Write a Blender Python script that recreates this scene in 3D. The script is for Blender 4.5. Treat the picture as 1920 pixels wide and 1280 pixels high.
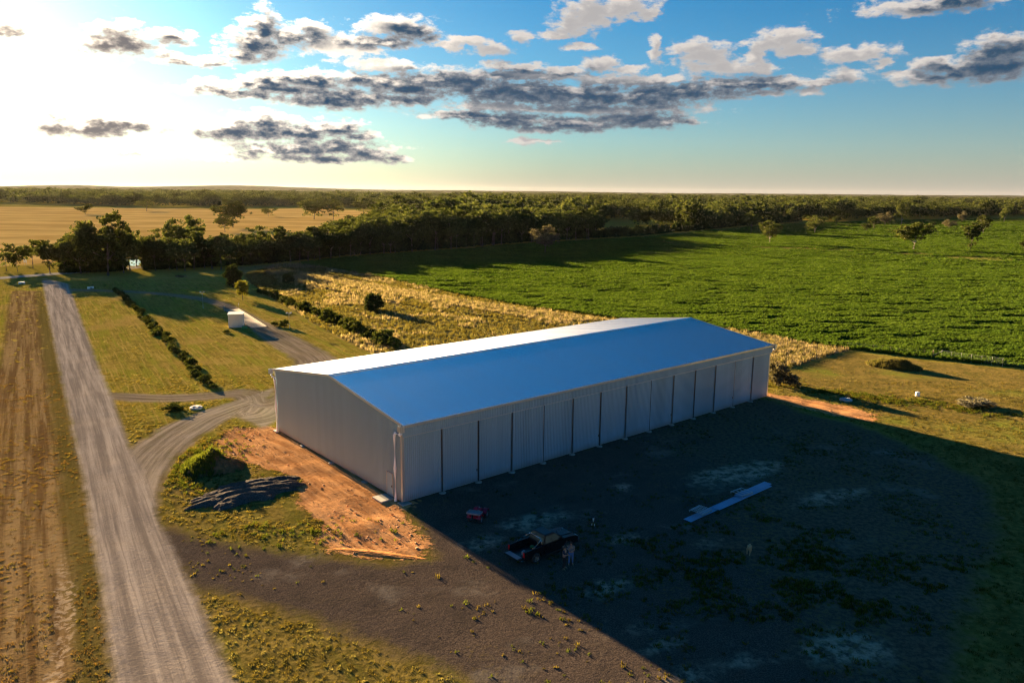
import bpy, bmesh, math, random
import numpy as np
from mathutils import Vector, Matrix, Euler

for o in list(bpy.data.objects):
    bpy.data.objects.remove(o)
SC = bpy.context.scene
COL = SC.collection
R = math.radians

# ------------------------------------------------------------------ camera
CAM_H, FOCAL, PITCH, ROLL = 26.5, 1430.34, R(11.095), R(0.558)
_fw = Vector((0, math.cos(PITCH), -math.sin(PITCH)))
_up0 = Vector((0, math.sin(PITCH), math.cos(PITCH)))
_rt = Vector((1, 0, 0)) * math.cos(ROLL) + _up0 * math.sin(ROLL)
_up = Vector((-1, 0, 0)) * math.sin(ROLL) + _up0 * math.cos(ROLL)
cd = bpy.data.cameras.new("camera")
cam = bpy.data.objects.new("camera", cd)
COL.objects.link(cam)
m3 = Matrix((_rt, _up, -_fw)).transposed()
cam.matrix_world = Matrix.Translation((0, 0, CAM_H)) @ m3.to_4x4()
cd.sensor_width = 36.0
cd.lens = 36.0 * FOCAL / 1920.0
cd.clip_start = 0.5
cd.clip_end = 60000
SC.camera = cam


def gp(px, py, z=0.0):
    """survey note: ground point seen at a photo measurement (1920 x 1280)"""
    d = _fw + _rt * ((px - 960) / FOCAL) - _up * ((py - 640) / FOCAL)
    t = (z - CAM_H) / d.z
    return (d.x * t, d.y * t)


def ray_dir(px, py):
    d = _fw + _rt * ((px - 960) / FOCAL) - _up * ((py - 640) / FOCAL)
    return d.normalized()


# ------------------------------------------------------------------ light
SUN_AZ, SUN_EL = R(-39.0), R(9.2)          # azimuth clockwise from +Y
SUN_DIR = Vector((math.sin(SUN_AZ) * math.cos(SUN_EL), math.cos(SUN_AZ) * math.cos(SUN_EL), math.sin(SUN_EL)))
sl = bpy.data.lights.new("sun", 'SUN')
sl.energy = 5.0
sl.angle = R(0.55)
sl.color = (1.0, 0.72, 0.40)
sun = bpy.data.objects.new("sun", sl)
COL.objects.link(sun)
sun.rotation_euler = (-SUN_DIR).to_track_quat('-Z', 'Y').to_euler()

SC.view_settings.view_transform = 'Standard'
SC.view_settings.look = 'None'
SC.view_settings.exposure = 3.15
SC.view_settings.gamma = 1.0
SC.view_settings.use_curve_mapping = False
SC.render.engine = 'CYCLES'
SC.cycles.max_bounces = 6
SC.cycles.transparent_max_bounces = 8
SC.cycles.volume_bounces = 0
SC.cycles.filter_width = 1.3
SC.cycles.sample_clamp_indirect = 0.45
SC.cycles.sample_clamp_direct = 0.9
SC.cycles.caustics_reflective = False
SC.cycles.caustics_refractive = False


# ------------------------------------------------------------------ node helper
class NT:
    def __init__(s, tree):
        s.t = tree
        s.n = tree.nodes
        s.l = tree.links

    def put(s, sock, v):
        if v is None:
            return
        if isinstance(v, bpy.types.NodeSocket):
            s.l.new(v, sock)
        else:
            if isinstance(v, tuple) and len(v) == 3 and sock.type == 'RGBA':
                v = (*v, 1.0)
            sock.default_value = v

    def node(s, typ, ins=None, out=0, **props):
        nd = s.n.new(typ)
        for k, v in props.items():
            setattr(nd, k, v)
        for k, v in (ins or {}).items():
            s.put(nd.inputs[k], v)
        return nd if out is None else nd.outputs[out]

    def m(s, op, a, b=None, c=None, clamp=False):
        nd = s.n.new('ShaderNodeMath')
        nd.operation = op
        nd.use_clamp = clamp
        s.put(nd.inputs[0], a); s.put(nd.inputs[1], b); s.put(nd.inputs[2], c)
        return nd.outputs[0]

    def vm(s, op, a, b=None, c=None, out=0):
        nd = s.n.new('ShaderNodeVectorMath')
        nd.operation = op
        s.put(nd.inputs[0], a); s.put(nd.inputs[1], b)
        if c is not None:
            s.put(nd.inputs[2], c)
        return nd.outputs[out]

    def ss(s, x, lo, hi, a=0.0, b=1.0):
        return s.node('ShaderNodeMapRange', {0: x, 1: lo, 2: hi, 3: a, 4: b}, interpolation_type='SMOOTHSTEP')

    def lin(s, x, lo, hi, a=0.0, b=1.0):
        return s.node('ShaderNodeMapRange', {0: x, 1: lo, 2: hi, 3: a, 4: b})

    def mix(s, f, a, b, blend='MIX'):
        nd = s.n.new('ShaderNodeMix')
        nd.data_type = 'RGBA'
        nd.blend_type = blend
        s.put(nd.inputs[0], f); s.put(nd.inputs[6], a); s.put(nd.inputs[7], b)
        return nd.outputs[2]

    def noise(s, vec, scale, detail=3.0, rough=0.55, out=0, **k):
        return s.node('ShaderNodeTexNoise', {'Vector': vec, 'Scale': scale, 'Detail': detail, 'Roughness': rough}, out, **k)

    def attr(s, name, out=2):
        return s.node('ShaderNodeAttribute', None, out, attribute_name=name)


# ------------------------------------------------------------------ sky with clouds
world = bpy.data.worlds.new("World")
SC.world = world
world.use_nodes = True
W = NT(world.node_tree)
W.n.clear()


# each bank of cloud: where the middle stands and its half extents, as measured in the photograph (seen along that direction)
BANKS = [(190, 82, 40, 12, 1), (232, 74, 36, 20, 1), (325, 71, 26, 10, 1), (496, 58, 20, 26, 1), (480, 84, 38, 22, 1), (455, 104, 36, 10, 1), (545, 70, 46, 12, 1), (340, 113, 40, 7, 1), (395, 112, 26, 6, 1), (585, 56, 26, 12, 0),
         (725, 80, 46, 9, 1), (770, 62, 40, 14, 1), (675, 76, 30, 9, 1), (745, 52, 62, 18, 0), (640, 84, 70, 14, 0), (800, 72, 26, 10, 0), (440, 174, 80, 7, 1), (520, 168, 90, 12, 1), (580, 152, 90, 14, 1), (690, 152, 70, 10, 1),
         (640, 186, 90, 14, 1), (760, 164, 90, 20, 1), (850, 152, 110, 20, 1), (960, 172, 150, 20, 1), (1090, 182, 130, 20, 1), (1200, 186, 110, 16, 1), (1280, 172, 130, 14, 1), (1400, 160, 110, 12, 1), (1490, 156, 70, 7, 1), (980, 142, 200, 9, 0),
         (1190, 152, 140, 10, 0), (760, 186, 60, 9, 1), (870, 216, 80, 9, 1), (960, 226, 90, 14, 1), (1070, 232, 90, 14, 1), (1200, 226, 90, 13, 1), (1120, 206, 190, 9, 0), (930, 200, 90, 8, 0), (1010, 243, 60, 6, 0), (1285, 230, 18, 7, 0),
         (1050, 133, 50, 7, 1), (980, 128, 40, 8, 1), (1125, 122, 34, 12, 0), (1180, 128, 30, 6, 0), (930, 124, 34, 7, 0), (1075, 48, 42, 20, 0), (1110, 24, 54, 24, 0), (1165, 10, 60, 14, 0), (1040, 66, 34, 8, 0), (1215, 26, 26, 9, 0),
         (1232, 92, 12, 24, 0), (1305, 90, 50, 12, 0), (1325, 108, 50, 16, 0), (1350, 126, 60, 12, 0), (1470, 76, 52, 18, 0), (1420, 100, 16, 22, 0), (1410, 130, 40, 10, 0), (1495, 92, 32, 12, 0), (1590, 104, 44, 10, 0), (1630, 98, 38, 12, 0),
         (1590, 142, 34, 11, 0), (1655, 118, 18, 7, 0), (1540, 152, 40, 5, 0), (1885, 100, 56, 26, 2), (1840, 130, 80, 18, 2), (1770, 146, 70, 9, 0), (1710, 140, 36, 7, 0), (1745, 120, 32, 10, 0), (1735, 12, 100, 11, 0), (1790, 4, 60, 12, 2),
         (150, 242, 70, 13, 1), (200, 230, 50, 12, 1), (250, 238, 50, 9, 1), (440, 248, 64, 14, 1), (490, 232, 44, 16, 1), (560, 248, 70, 14, 1), (630, 242, 40, 13, 1), (665, 254, 36, 6, 1), (540, 282, 80, 10, 1), (620, 276, 80, 12, 1),
         (690, 290, 40, 9, 1), (740, 298, 30, 8, 1), (400, 293, 70, 5, 1), (600, 298, 80, 6, 1), (230, 284, 36, 6, 1), (880, 78, 44, 8, 0), (920, 92, 38, 12, 0), (850, 86, 26, 8, 0), (1000, 264, 44, 6, 0), (10, 52, 24, 9, 1),
         (98, 202, 26, 5, 1), (700, 118, 60, 8, 0), (740, 128, 50, 7, 0), (1090, 88, 26, 6, 0), (980, 70, 22, 8, 0), (1510, 174, 20, 7, 0), (1430, 176, 30, 5, 0)]


def build_sky():
    tc = W.node('ShaderNodeTexCoord', None, 'Generated')
    nis = W.node('ShaderNodeTexSky', None, 0, sky_type='NISHITA', sun_disc=False, sun_elevation=SUN_EL, sun_rotation=SUN_AZ,
                 altitude=200.0, air_density=SKY_AIR, dust_density=SKY_DUST, ozone_density=SKY_OZONE)
    skyc = W.mix(1.0, W.node('ShaderNodeHueSaturation', {'Saturation': SKY_SAT, 'Value': SKY_VALUE, 'Color': nis}), SKY_TINT, 'MULTIPLY')
    d = W.vm('NORMALIZE', tc)
    sep = W.n.new('ShaderNodeSeparateXYZ')
    W.l.new(d, sep.inputs[0])
    az = W.m('ARCTAN2', sep.outputs[0], sep.outputs[1])
    el = W.m('ARCSINE', sep.outputs[2])
    uv = W.node('ShaderNodeCombineXYZ', {0: az, 1: el, 2: 0.0})
    # pale dust haze hanging along the horizon all the way round
    hz = W.m('MULTIPLY', W.m('EXPONENT', W.m('MULTIPLY', W.m('MAXIMUM', el, 0.0), -1.0 / HAZE_EL)), HAZE_MAX)
    cs = W.vm('DOT_PRODUCT', d, tuple(SUN_DIR), out=1)
    skyc = W.mix(hz, skyc, W.mix(W.ss(cs, 0.72, 1.0), W.mix(W.ss(cs, -0.35, 0.25), HAZE_AWAY, HAZE_COL), HAZE_SUN))
    # billows: noise squeezed vertically, as seen from below and far away
    nz = W.vm('MULTIPLY', uv, (1.0, 2.1, 1.0))
    warp = W.noise(nz, 30.0, 3.0, 0.6, out=1, noise_dimensions='2D')
    uv2 = W.vm('MULTIPLY_ADD', W.vm('SUBTRACT', warp, (0.5, 0.5, 0.5)), (0.022, 0.012, 0.0), uv)
    OFF = CLOUD_OFF
    na = W.noise(nz, 48.0, 6.0, 0.62, noise_dimensions='2D')
    nb = W.noise(W.vm('ADD', nz, (OFF[0], OFF[1] * 2.1, 0.0)), 48.0, 3.5, 0.55, noise_dimensions='2D')
    na = W.m('MULTIPLY', W.m('SUBTRACT', na, 0.5), CLOUD_AMP)
    nb = W.m('MULTIPLY', W.m('SUBTRACT', nb, 0.5), CLOUD_AMP * 0.75)
    cs = W.vm('DOT_PRODUCT', d, tuple(SUN_DIR), out=1)
    lit = W.mix(W.ss(cs, 0.78, 1.0), CLOUD_LIT_FAR, CLOUD_LIT_NEAR)
    drk = W.mix(W.ss(cs, 0.92, 1.0), CLOUD_DARK_FAR, CLOUD_DARK_NEAR)

    def shade(fa, fb, dens):
        fa = W.m('ADD', W.m('MAXIMUM', fa, -1.3), na)
        fb = W.m('ADD', W.m('MAXIMUM', fb, -1.3), nb)
        alpha = W.ss(fa, -0.10, 0.52)
        tk = W.m('MULTIPLY_ADD', W.ss(fb, -0.25, 0.45), 0.75, W.m('MULTIPLY', W.ss(fa, 0.2, 1.0), 0.25))
        tk = W.m('MULTIPLY', tk, dens)
        full = W.mix(alpha, skyc, W.mix(tk, lit, drk))
        return W.node('ShaderNodeBackground', {'Color': full, 'Strength': SKY_STRENGTH})
    # fair-weather cloud over the rest of the sky
    cover = W.noise(nz, 3.2, 3.0, 0.6, noise_dimensions='2D')
    cf = W.m('MULTIPLY', W.m('SUBTRACT', cover, 0.70), 5.0)
    cf = W.m('SUBTRACT', cf, W.ss(el, 0.10, 0.02, 0.0, 3.0))
    rest = shade(cf, cf, 0.6)
    # the banks in front, kept in slices of azimuth so that each look-up stays short
    cuts = [-1.2, -0.42, -0.30, -0.20, -0.10, 0.0, 0.10, 0.20, 0.31, 1.2]
    spec = []
    for (px, py, rx, ry, tone) in BANKS:
        dd = ray_dir(px, py)
        spec.append((math.atan2(dd.x, dd.y), math.asin(dd.z), rx / FOCAL * CLOUD_GROW[0] * (1.22 if px < 700 else 1.0), ry / FOCAL * CLOUD_GROW[1] * (1.22 if px < 700 else 1.0), tone))
    off_uv = W.vm('ADD', uv2, (OFF[0], OFF[1], 0.0))

    def slice_group(lo, hi):
        t = bpy.data.node_groups.new("cloud_slice", 'ShaderNodeTree')
        for nm in ('at', 'toward_light'):
            t.interface.new_socket(nm, in_out='INPUT', socket_type='NodeSocketVector')
        for nm in ('field', 'field_light', 'dark'):
            t.interface.new_socket(nm, in_out='OUTPUT', socket_type='NodeSocketFloat')
        T = NT(t)
        gi, go = T.n.new('NodeGroupInput'), T.n.new('NodeGroupOutput')
        dk = None
        for j in (0, 1):
            a = None
            for (u, v, ru, rv, tone) in spec:
                if u + ru * 1.9 + 0.014 < lo or u - ru * 1.9 - 0.014 > hi:
                    continue
                ln = T.vm('LENGTH', T.vm('MULTIPLY_ADD', gi.outputs[j], (1 / ru, 1 / rv, 0.0), (-u / ru, -v / rv, 0.0)), out=1)
                a = ln if a is None else T.m('SMOOTH_MIN', a, ln, 0.2)
                if j == 0 and tone:
                    dk = ln if dk is None else T.m('MINIMUM', dk, ln)
            T.l.new(T.m('SUBTRACT', 1.0, a), go.inputs[j])
        T.put(go.inputs[2], T.ss(dk, 1.5, 0.6, 0.42, 1.0) if dk is not None else 0.42)
        return t
    out = None
    for k in range(len(cuts) - 1):
        lo, hi = cuts[k], cuts[k + 1]
        g = W.node('ShaderNodeGroup', None, None, node_tree=slice_group(lo, hi))
        W.l.new(uv2, g.inputs[0])
        W.l.new(off_uv, g.inputs[1])
        sh = shade(g.outputs[0], g.outputs[1], g.outputs[2])
        out = sh if out is None else W.node('ShaderNodeMixShader', {0: W.m('GREATER_THAN', az, lo), 1: out, 2: sh})
    ahead = W.m('MULTIPLY', W.m('LESS_THAN', W.m('ABSOLUTE', az), 0.78), W.m('LESS_THAN', W.m('ABSOLUTE', W.m('SUBTRACT', el, 0.16)), 0.16))
    bg = W.node('ShaderNodeMixShader', {0: ahead, 1: rest, 2: out})
    W.node('ShaderNodeOutputWorld', {0: bg}, None)


SKY_AIR, SKY_DUST, SKY_OZONE = 0.9, 0.85, 3.5
HAZE_EL, HAZE_MAX, HAZE_COL, HAZE_AWAY = 0.075, 0.85, (1.32, 1.12, 0.98), (0.95, 0.95, 1.0)
HAZE_SUN = (3.2, 2.6, 1.95)
CLOUD_OFF = (-0.006, 0.0085)
CLOUD_AMP = 1.9
CLOUD_GROW = (1.25, 1.3)
SKY_STRENGTH = 0.05
SKY_SAT = 1.3
SKY_VALUE = 0.31
SKY_TINT = (0.60, 1.08, 1.08)
CLOUD_LIT_FAR = (1.75, 1.61, 1.5)
CLOUD_LIT_NEAR = (6.99, 5.9, 4.59)
CLOUD_DARK_FAR = (0.075, 0.19, 0.34)
CLOUD_DARK_NEAR = (0.62, 0.54, 0.50)
build_sky()
world.cycles.sampling_method = 'MANUAL'
world.cycles.sample_map_resolution = 512


# ------------------------------------------------------------------ mesh helpers
class MB:
    """collects vertices and faces, links them as one mesh object"""

    def __init__(s):
        s.v, s.f = [], []

    def add(s, vs, fs):
        b = len(s.v)
        s.v.extend([tuple(x) for x in vs])
        s.f.extend([tuple(b + i for i in q) for q in fs])
        return s

    def box(s, c, d, rz=0.0, rx=0.0, ry=0.0, taper=1.0):
        hx, hy, hz = d[0] / 2, d[1] / 2, d[2] / 2
        e = Euler((rx, ry, rz)).to_matrix()
        vs = []
        for z in (-1, 1):
            k = taper if z > 0 else 1.0
            for x, y in ((-1, -1), (1, -1), (1, 1), (-1, 1)):
                vs.append(Vector(c) + e @ Vector((x * hx * k, y * hy * k, z * hz)))
        return s.add(vs, [(3, 2, 1, 0), (4, 5, 6, 7), (0, 1, 5, 4), (1, 2, 6, 5), (2, 3, 7, 6), (3, 0, 4, 7)])

    def tube(s, pts, rad, n=8, cap=True):
        pts = [Vector(p) for p in pts]
        if not isinstance(rad, (list, tuple)):
            rad = [rad] * len(pts)
        vs, fs = [], []
        ref = None
        for i, p in enumerate(pts):
            t = (pts[min(i + 1, len(pts) - 1)] - pts[max(i - 1, 0)]).normalized()
            if ref is None:
                ref = Vector((1, 0, 0)) if abs(t.x) < 0.8 else Vector((0, 1, 0))
            a = t.cross(ref).normalized()
            b = t.cross(a).normalized()
            ref = b.cross(t) if b.cross(t).length > 0.1 else ref
            ref = -a.cross(t)
            for k in range(n):
                w = 2 * math.pi * k / n
                vs.append(p + (a * math.cos(w) + b * math.sin(w)) * rad[i])
        for i in range(len(pts) - 1):
            for k in range(n):
                k2 = (k + 1) % n
                fs.append((i * n + k, i * n + k2, (i + 1) * n + k2, (i + 1) * n + k))
        if cap:
            fs.append(tuple(range(n - 1, -1, -1)))
            fs.append(tuple((len(pts) - 1) * n + k for k in range(n)))
        return s.add(vs, fs)

    def lathe(s, prof, n=16, axis='z', c=(0, 0, 0)):
        """profile of (radius, height); closed by its own points"""
        vs, fs = [], []
        for r, h in prof:
            for k in range(n):
                w = 2 * math.pi * k / n
                x, y, z = r * math.cos(w), r * math.sin(w), h
                if axis == 'y':
                    x, y, z = x, h, y
                elif axis == 'x':
                    x, y, z = h, x, y
                vs.append((x + c[0], y + c[1], z + c[2]))
        for i in range(len(prof) - 1):
            for k in range(n):
                k2 = (k + 1) % n
                fs.append((i * n + k, i * n + k2, (i + 1) * n + k2, (i + 1) * n + k))
        return s.add(vs, fs)

    def loft(s, secs, close=True, caps=True):
        n = len(secs[0])
        vs = [p for q in secs for p in q]
        fs = []
        for i in range(len(secs) - 1):
            for k in range(n if close else n - 1):
                k2 = (k + 1) % n
                fs.append((i * n + k, i * n + k2, (i + 1) * n + k2, (i + 1) * n + k))
        if caps:
            fs.append(tuple(range(n - 1, -1, -1)))
            fs.append(tuple((len(secs) - 1) * n + k for k in range(n)))
        return s.add(vs, fs)

    def build(s, name, mat, parent=None, loc=None, smooth=False, bevel=0.0, fix=True):
        me = bpy.data.meshes.new(name)
        me.from_pydata(s.v, [], s.f)
        if fix:
            bm = bmesh.new()
            bm.from_mesh(me)
            bmesh.ops.recalc_face_normals(bm, faces=bm.faces)
            if bevel > 0:
                bmesh.ops.bevel(bm, geom=list(bm.edges), offset=bevel, segments=2, affect='EDGES', clamp_overlap=True)
            bm.to_mesh(me)
            bm.free()
        return link(name, me, mat, parent, loc, smooth)


def link(name, me, mat=None, parent=None, loc=None, smooth=False):
    if mat is not None:
        me.materials.append(MAT[mat] if isinstance(mat, str) else mat)
    if smooth:
        me.polygons.foreach_set('use_smooth', [True] * len(me.polygons))
    o = bpy.data.objects.new(name, me)
    COL.objects.link(o)
    if parent is not None:
        o.parent = parent
    if loc is not None:
        o.location = loc
    return o


def tag(o, label=None, cat=None, group=None, kind=None):
    for k, v in (('label', label), ('category', cat), ('group', group), ('kind', kind)):
        if v:
            o[k] = v
    return o


def thing(name, label, cat, loc=(0, 0, 0), rz=0.0, group=None):
    o = bpy.data.objects.new(name, None)
    o.empty_display_size = 0.3
    COL.objects.link(o)
    o.location = loc
    o.rotation_euler = (0, 0, rz)
    return tag(o, label, cat, group)


def copy_tree(o, parent=None):
    c = o.copy()
    COL.objects.link(c)
    c.parent = parent
    for ch in list(o.children):
        copy_tree(ch, c)
    return c


# ------------------------------------------------------------------ materials
MAT = {}


def new_mat(name):
    m = bpy.data.materials.new(name)
    m.use_nodes = True
    T = NT(m.node_tree)
    T.n.clear()
    MAT[name] = m
    return T


def finish(T, bsdf):
    T.node('ShaderNodeOutputMaterial', {0: bsdf}, None)


def plain(name, col, rough=0.6, metal=0.0, spec=0.5, var=0.12, scale=3.0, bump=0.0, bscale=40.0, coat=0.0):
    T = new_mat(name)
    tc = T.node('ShaderNodeTexCoord', None, 'Object')
    n = T.noise(tc, scale, 4.0, 0.6)
    c = T.mix(n, tuple(x * (1 - var) for x in col), tuple(min(1, x * (1 + var)) for x in col))
    ins = {'Base Color': c, 'Roughness': T.lin(n, 0.2, 0.8, max(0, rough - 0.06), min(1, rough + 0.06)), 'Metallic': metal, 'Specular IOR Level': spec, 'Coat Weight': coat}
    if bump:
        bn = T.noise(tc, bscale, 3.0)
        ins['Normal'] = T.node('ShaderNodeBump', {'Strength': bump, 'Height': bn, 'Distance': 0.02})
    finish(T, T.node('ShaderNodeBsdfPrincipled', ins))


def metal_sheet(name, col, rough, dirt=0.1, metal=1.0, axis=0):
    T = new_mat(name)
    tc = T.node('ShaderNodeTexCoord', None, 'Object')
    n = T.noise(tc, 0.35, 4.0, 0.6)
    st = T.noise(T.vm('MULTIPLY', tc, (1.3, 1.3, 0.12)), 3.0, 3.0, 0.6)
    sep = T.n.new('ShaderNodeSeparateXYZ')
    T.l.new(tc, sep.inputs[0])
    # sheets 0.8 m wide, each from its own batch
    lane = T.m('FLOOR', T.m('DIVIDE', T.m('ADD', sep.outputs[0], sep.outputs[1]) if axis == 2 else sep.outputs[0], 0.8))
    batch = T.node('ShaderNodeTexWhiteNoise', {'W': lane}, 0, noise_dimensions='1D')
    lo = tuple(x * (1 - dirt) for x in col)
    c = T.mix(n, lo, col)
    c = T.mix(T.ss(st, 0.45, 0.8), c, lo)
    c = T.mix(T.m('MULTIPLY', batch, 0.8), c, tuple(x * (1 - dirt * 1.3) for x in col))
    # rib shading painted into the colour: dark line at every rib foot
    fr = T.m('FRACT', T.m('DIVIDE', T.m('ADD', sep.outputs[0], sep.outputs[1]) if axis == 2 else sep.outputs[0], 0.2))
    c = T.mix(T.m('MULTIPLY', T.ss(T.m('ABSOLUTE', T.m('SUBTRACT', fr, 0.62)), 0.16, 0.06), 0.55), c, tuple(x * 0.62 for x in col))
    # dust splashed up from the ground
    if axis == 2:
        c = T.mix(T.m('MULTIPLY', T.ss(T.m('ADD', sep.outputs[2], T.m('MULTIPLY', n, 0.9)), 1.3, 0.4), 0.5), c, (0.34, 0.24, 0.16))
    ins = {'Base Color': c, 'Metallic': metal, 'Roughness': T.m('MULTIPLY_ADD', batch, 0.03, rough - 0.01)}
    finish(T, T.node('ShaderNodeBsdfPrincipled', ins))


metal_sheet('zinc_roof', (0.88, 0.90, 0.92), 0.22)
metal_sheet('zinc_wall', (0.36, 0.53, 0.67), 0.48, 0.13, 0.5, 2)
metal_sheet('zinc_trim', (0.66, 0.68, 0.70), 0.42, 0.08, 0.8)
plain('pvc', (0.88, 0.90, 0.92), 0.35)
plain('dark_gap', (0.02, 0.02, 0.022), 0.8)
plain('concrete', (0.36, 0.34, 0.31), 0.85, spec=0.1, bump=0.3, var=0.2)
plain('black_metal', (0.025, 0.025, 0.028), 0.45)


# ------------------------------------------------------------------ numpy noise
def _hash(ix, iy, s):
    h = (ix.astype(np.int64) * 374761393 + iy.astype(np.int64) * 668265263 + s * 974634721) & 0xffffffff
    h = ((h ^ (h >> 13)) * 1274126177) & 0xffffffff
    return ((h ^ (h >> 16)) & 0xffff) / 65535.0


def vnoise(x, y, s=0):
    ix, iy = np.floor(x), np.floor(y)
    fx, fy = x - ix, y - iy
    fx, fy = fx * fx * (3 - 2 * fx), fy * fy * (3 - 2 * fy)
    a, b = _hash(ix, iy, s), _hash(ix + 1, iy, s)
    c, d = _hash(ix, iy + 1, s), _hash(ix + 1, iy + 1, s)
    return (a + (b - a) * fx) * (1 - fy) + (c + (d - c) * fx) * fy


def fbm(x, y, s=0, oct=4):
    t, a, k = 0, 0.5, 0
    for i in range(oct):
        t = t + a * vnoise(x * 2 ** i, y * 2 ** i, s + i * 17)
        k += a
        a *= 0.5
    return t / k


def sd_poly(poly, X, Y):
    """signed distance to a polygon, positive inside"""
    P = np.array(poly, float)
    d = np.full(X.shape, 1e18)
    ins = np.zeros(X.shape, bool)
    n = len(P)
    for i in range(n):
        a, b = P[i], P[(i + 1) % n]
        e = b - a
        wx, wy = X - a[0], Y - a[1]
        t = np.clip((wx * e[0] + wy * e[1]) / max(e @ e, 1e-9), 0, 1)
        d = np.minimum(d, (wx - e[0] * t) ** 2 + (wy - e[1] * t) ** 2)
        c1 = (a[1] <= Y) & (b[1] > Y) & (e[0] * wy - e[1] * wx < 0)
        c2 = (a[1] > Y) & (b[1] <= Y) & (e[0] * wy - e[1] * wx > 0)
        ins ^= (((a[1] > Y) != (b[1] > Y)) & (X < e[0] * (Y - a[1]) / (e[1] if abs(e[1]) > 1e-9 else 1e-9) + a[0]))
    return np.where(ins, 1, -1) * np.sqrt(d)


def line_uv(line, X, Y):
    """distance across and arc length along a polyline"""
    P = np.array(line, float)
    best = np.full(X.shape, 1e18)
    ac, al = np.zeros(X.shape), np.zeros(X.shape)
    s0 = 0.0
    for i in range(len(P) - 1):
        a, b = P[i], P[i + 1]
        e = b - a
        L = math.hypot(*e)
        wx, wy = X - a[0], Y - a[1]
        t = (wx * e[0] + wy * e[1]) / (L * L)
        t0 = t
        t = np.clip(t, 0, 1)
        d = (wx - e[0] * t) ** 2 + (wy - e[1] * t) ** 2
        sg = np.sign(e[0] * wy - e[1] * wx)
        m = d < best
        best = np.where(m, d, best)
        ac = np.where(m, np.sqrt(d) * sg, ac)
        al = np.where(m, s0 + t * L, al)
        s0 += L
    return ac, al


def smooth_line(pts, it=2):
    for _ in range(it):
        q = [pts[0]]
        for a, b in zip(pts[:-1], pts[1:]):
            q.append((a[0] * .75 + b[0] * .25, a[1] * .75 + b[1] * .25))
            q.append((a[0] * .25 + b[0] * .75, a[1] * .25 + b[1] * .75))
        q.append(pts[-1])
        pts = q
    return pts


def PX(*a):
    return [gp(*q) for q in a]


# ------------------------------------------------------------------ lie of the land
SHED_A, SHED_YAW, SHED_L, SHED_W = Vector((-9.28, 61.94)), R(40.27), 56.9, 26.03
SU = Vector((math.cos(SHED_YAW), math.sin(SHED_YAW)))
SV = Vector((-math.sin(SHED_YAW), math.cos(SHED_YAW)))


def sp(a, b):
    q = SHED_A + SU * a + SV * b
    return (q.x, q.y)


road_c = smooth_line(PX((100, 532), (120, 590), (152, 700), (190, 828), (216, 920), (255, 1070), (322, 1280)))
_d = Vector(road_c[-1]) - Vector(road_c[-2])
road_c.append(tuple(Vector(road_c[-1]) + _d.normalized() * 160))
ROAD_POLY = PX((78, 520), (88, 575), (113, 700), (140, 820), (160, 920), (182, 1050), (214, 1280)) + [(8, -12), (18, -22), (28, -12)] + \
    PX((438, 1280), (382, 1150), (335, 1050), (300, 985), (286, 930), (268, 880), (243, 838), (216, 760), (190, 700), (152, 600), (128, 532))
BRANCH = smooth_line(PX((236, 985), (247, 940), (270, 880), (312, 832), (375, 790), (430, 766), (512, 738)) + [sp(-1, 33), sp(4, 40)], 2)
BRANCH_POLY = PX((200, 900), (240, 842), (300, 802), (380, 769), (450, 747), (520, 724)) + [sp(3, 37), sp(6, 33), sp(-1.0, 28)] + PX((440, 780), (378, 815), (330, 858), (303, 905), (292, 960), (250, 975))
SIDE = smooth_line(PX((205, 742), (300, 748), (400, 742), (470, 733)) + [sp(1.5, 36), sp(9, 40), gp(610, 680), gp(520, 632), gp(475, 600), gp(420, 570), gp(360, 556), gp(250, 546), gp(120, 543)], 2)
FARROAD = [gp(0, 521), gp(170, 508), (-60, 356), (-10, 440), (160, 720)]
_e = Vector(FARROAD[0]) - Vector(FARROAD[1])
FARROAD.insert(0, tuple(Vector(FARROAD[0]) + _e.normalized() * 400))
FARROAD[3:] = [tuple(Vector(gp(170, 508)) - _e.normalized() * k) for k in (60, 140, 400)]
YARD = PX((262, 985), (330, 992), (400, 1018), (520, 1032), (640, 1048), (740, 1056), (812, 1046), (800, 1010), (758, 945)) + [sp(0, 1), sp(SHED_L - 2, 1), sp(SHED_L - 1, -2)] + \
    PX((1500, 770), (1620, 800), (1740, 850), (1850, 910), (1870, 1000), (1830, 1090), (1800, 1180), (1780, 1280)) + [(24, 20), (-2, 16), (-12, 30)] + \
    PX((900, 1280), (780, 1235), (640, 1180), (520, 1140), (430, 1112), (380, 1110), (330, 1075), (280, 1010))
SOIL = PX((520, 800), (440, 800), (398, 824), (420, 850), (470, 870), (560, 898), (560, 945), (600, 985), (590, 1010), (640, 1040), (720, 1050), (812, 1043), (795, 1008), (768, 955)) + [sp(2, 1), sp(2, 24)]
SOIL2 = [sp(SHED_L - 1, 2), sp(SHED_L + 1, 3.5)] + PX((1520, 748), (1600, 762), (1650, 778), (1640, 792), (1560, 778), (1480, 758)) + [sp(SHED_L - 1, -1)]
CROP = PX((560, 494), (640, 505), (700, 517), (860, 552), (1000, 577), (1160, 598), (1400, 623), (1500, 643), (1600, 656), (1700, 668), (1920, 690)) + [(140, 90), (400, 60), (900, 700), (760, 1010)] + \
    PX((1900, 409), (1700, 413), (1500, 419), (1400, 426), (1200, 446), (980, 458), (800, 473), (640, 483))
DRY = PX((545, 508), (620, 518), (700, 534), (860, 562), (1010, 584), (1160, 602)) + PX((1040, 606), (860, 576), (700, 548), (600, 528))
DRY2 = PX((1340, 600), (1420, 622), (1500, 644), (1590, 657), (1545, 668), (1480, 686), (1400, 690), (1330, 650))
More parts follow.
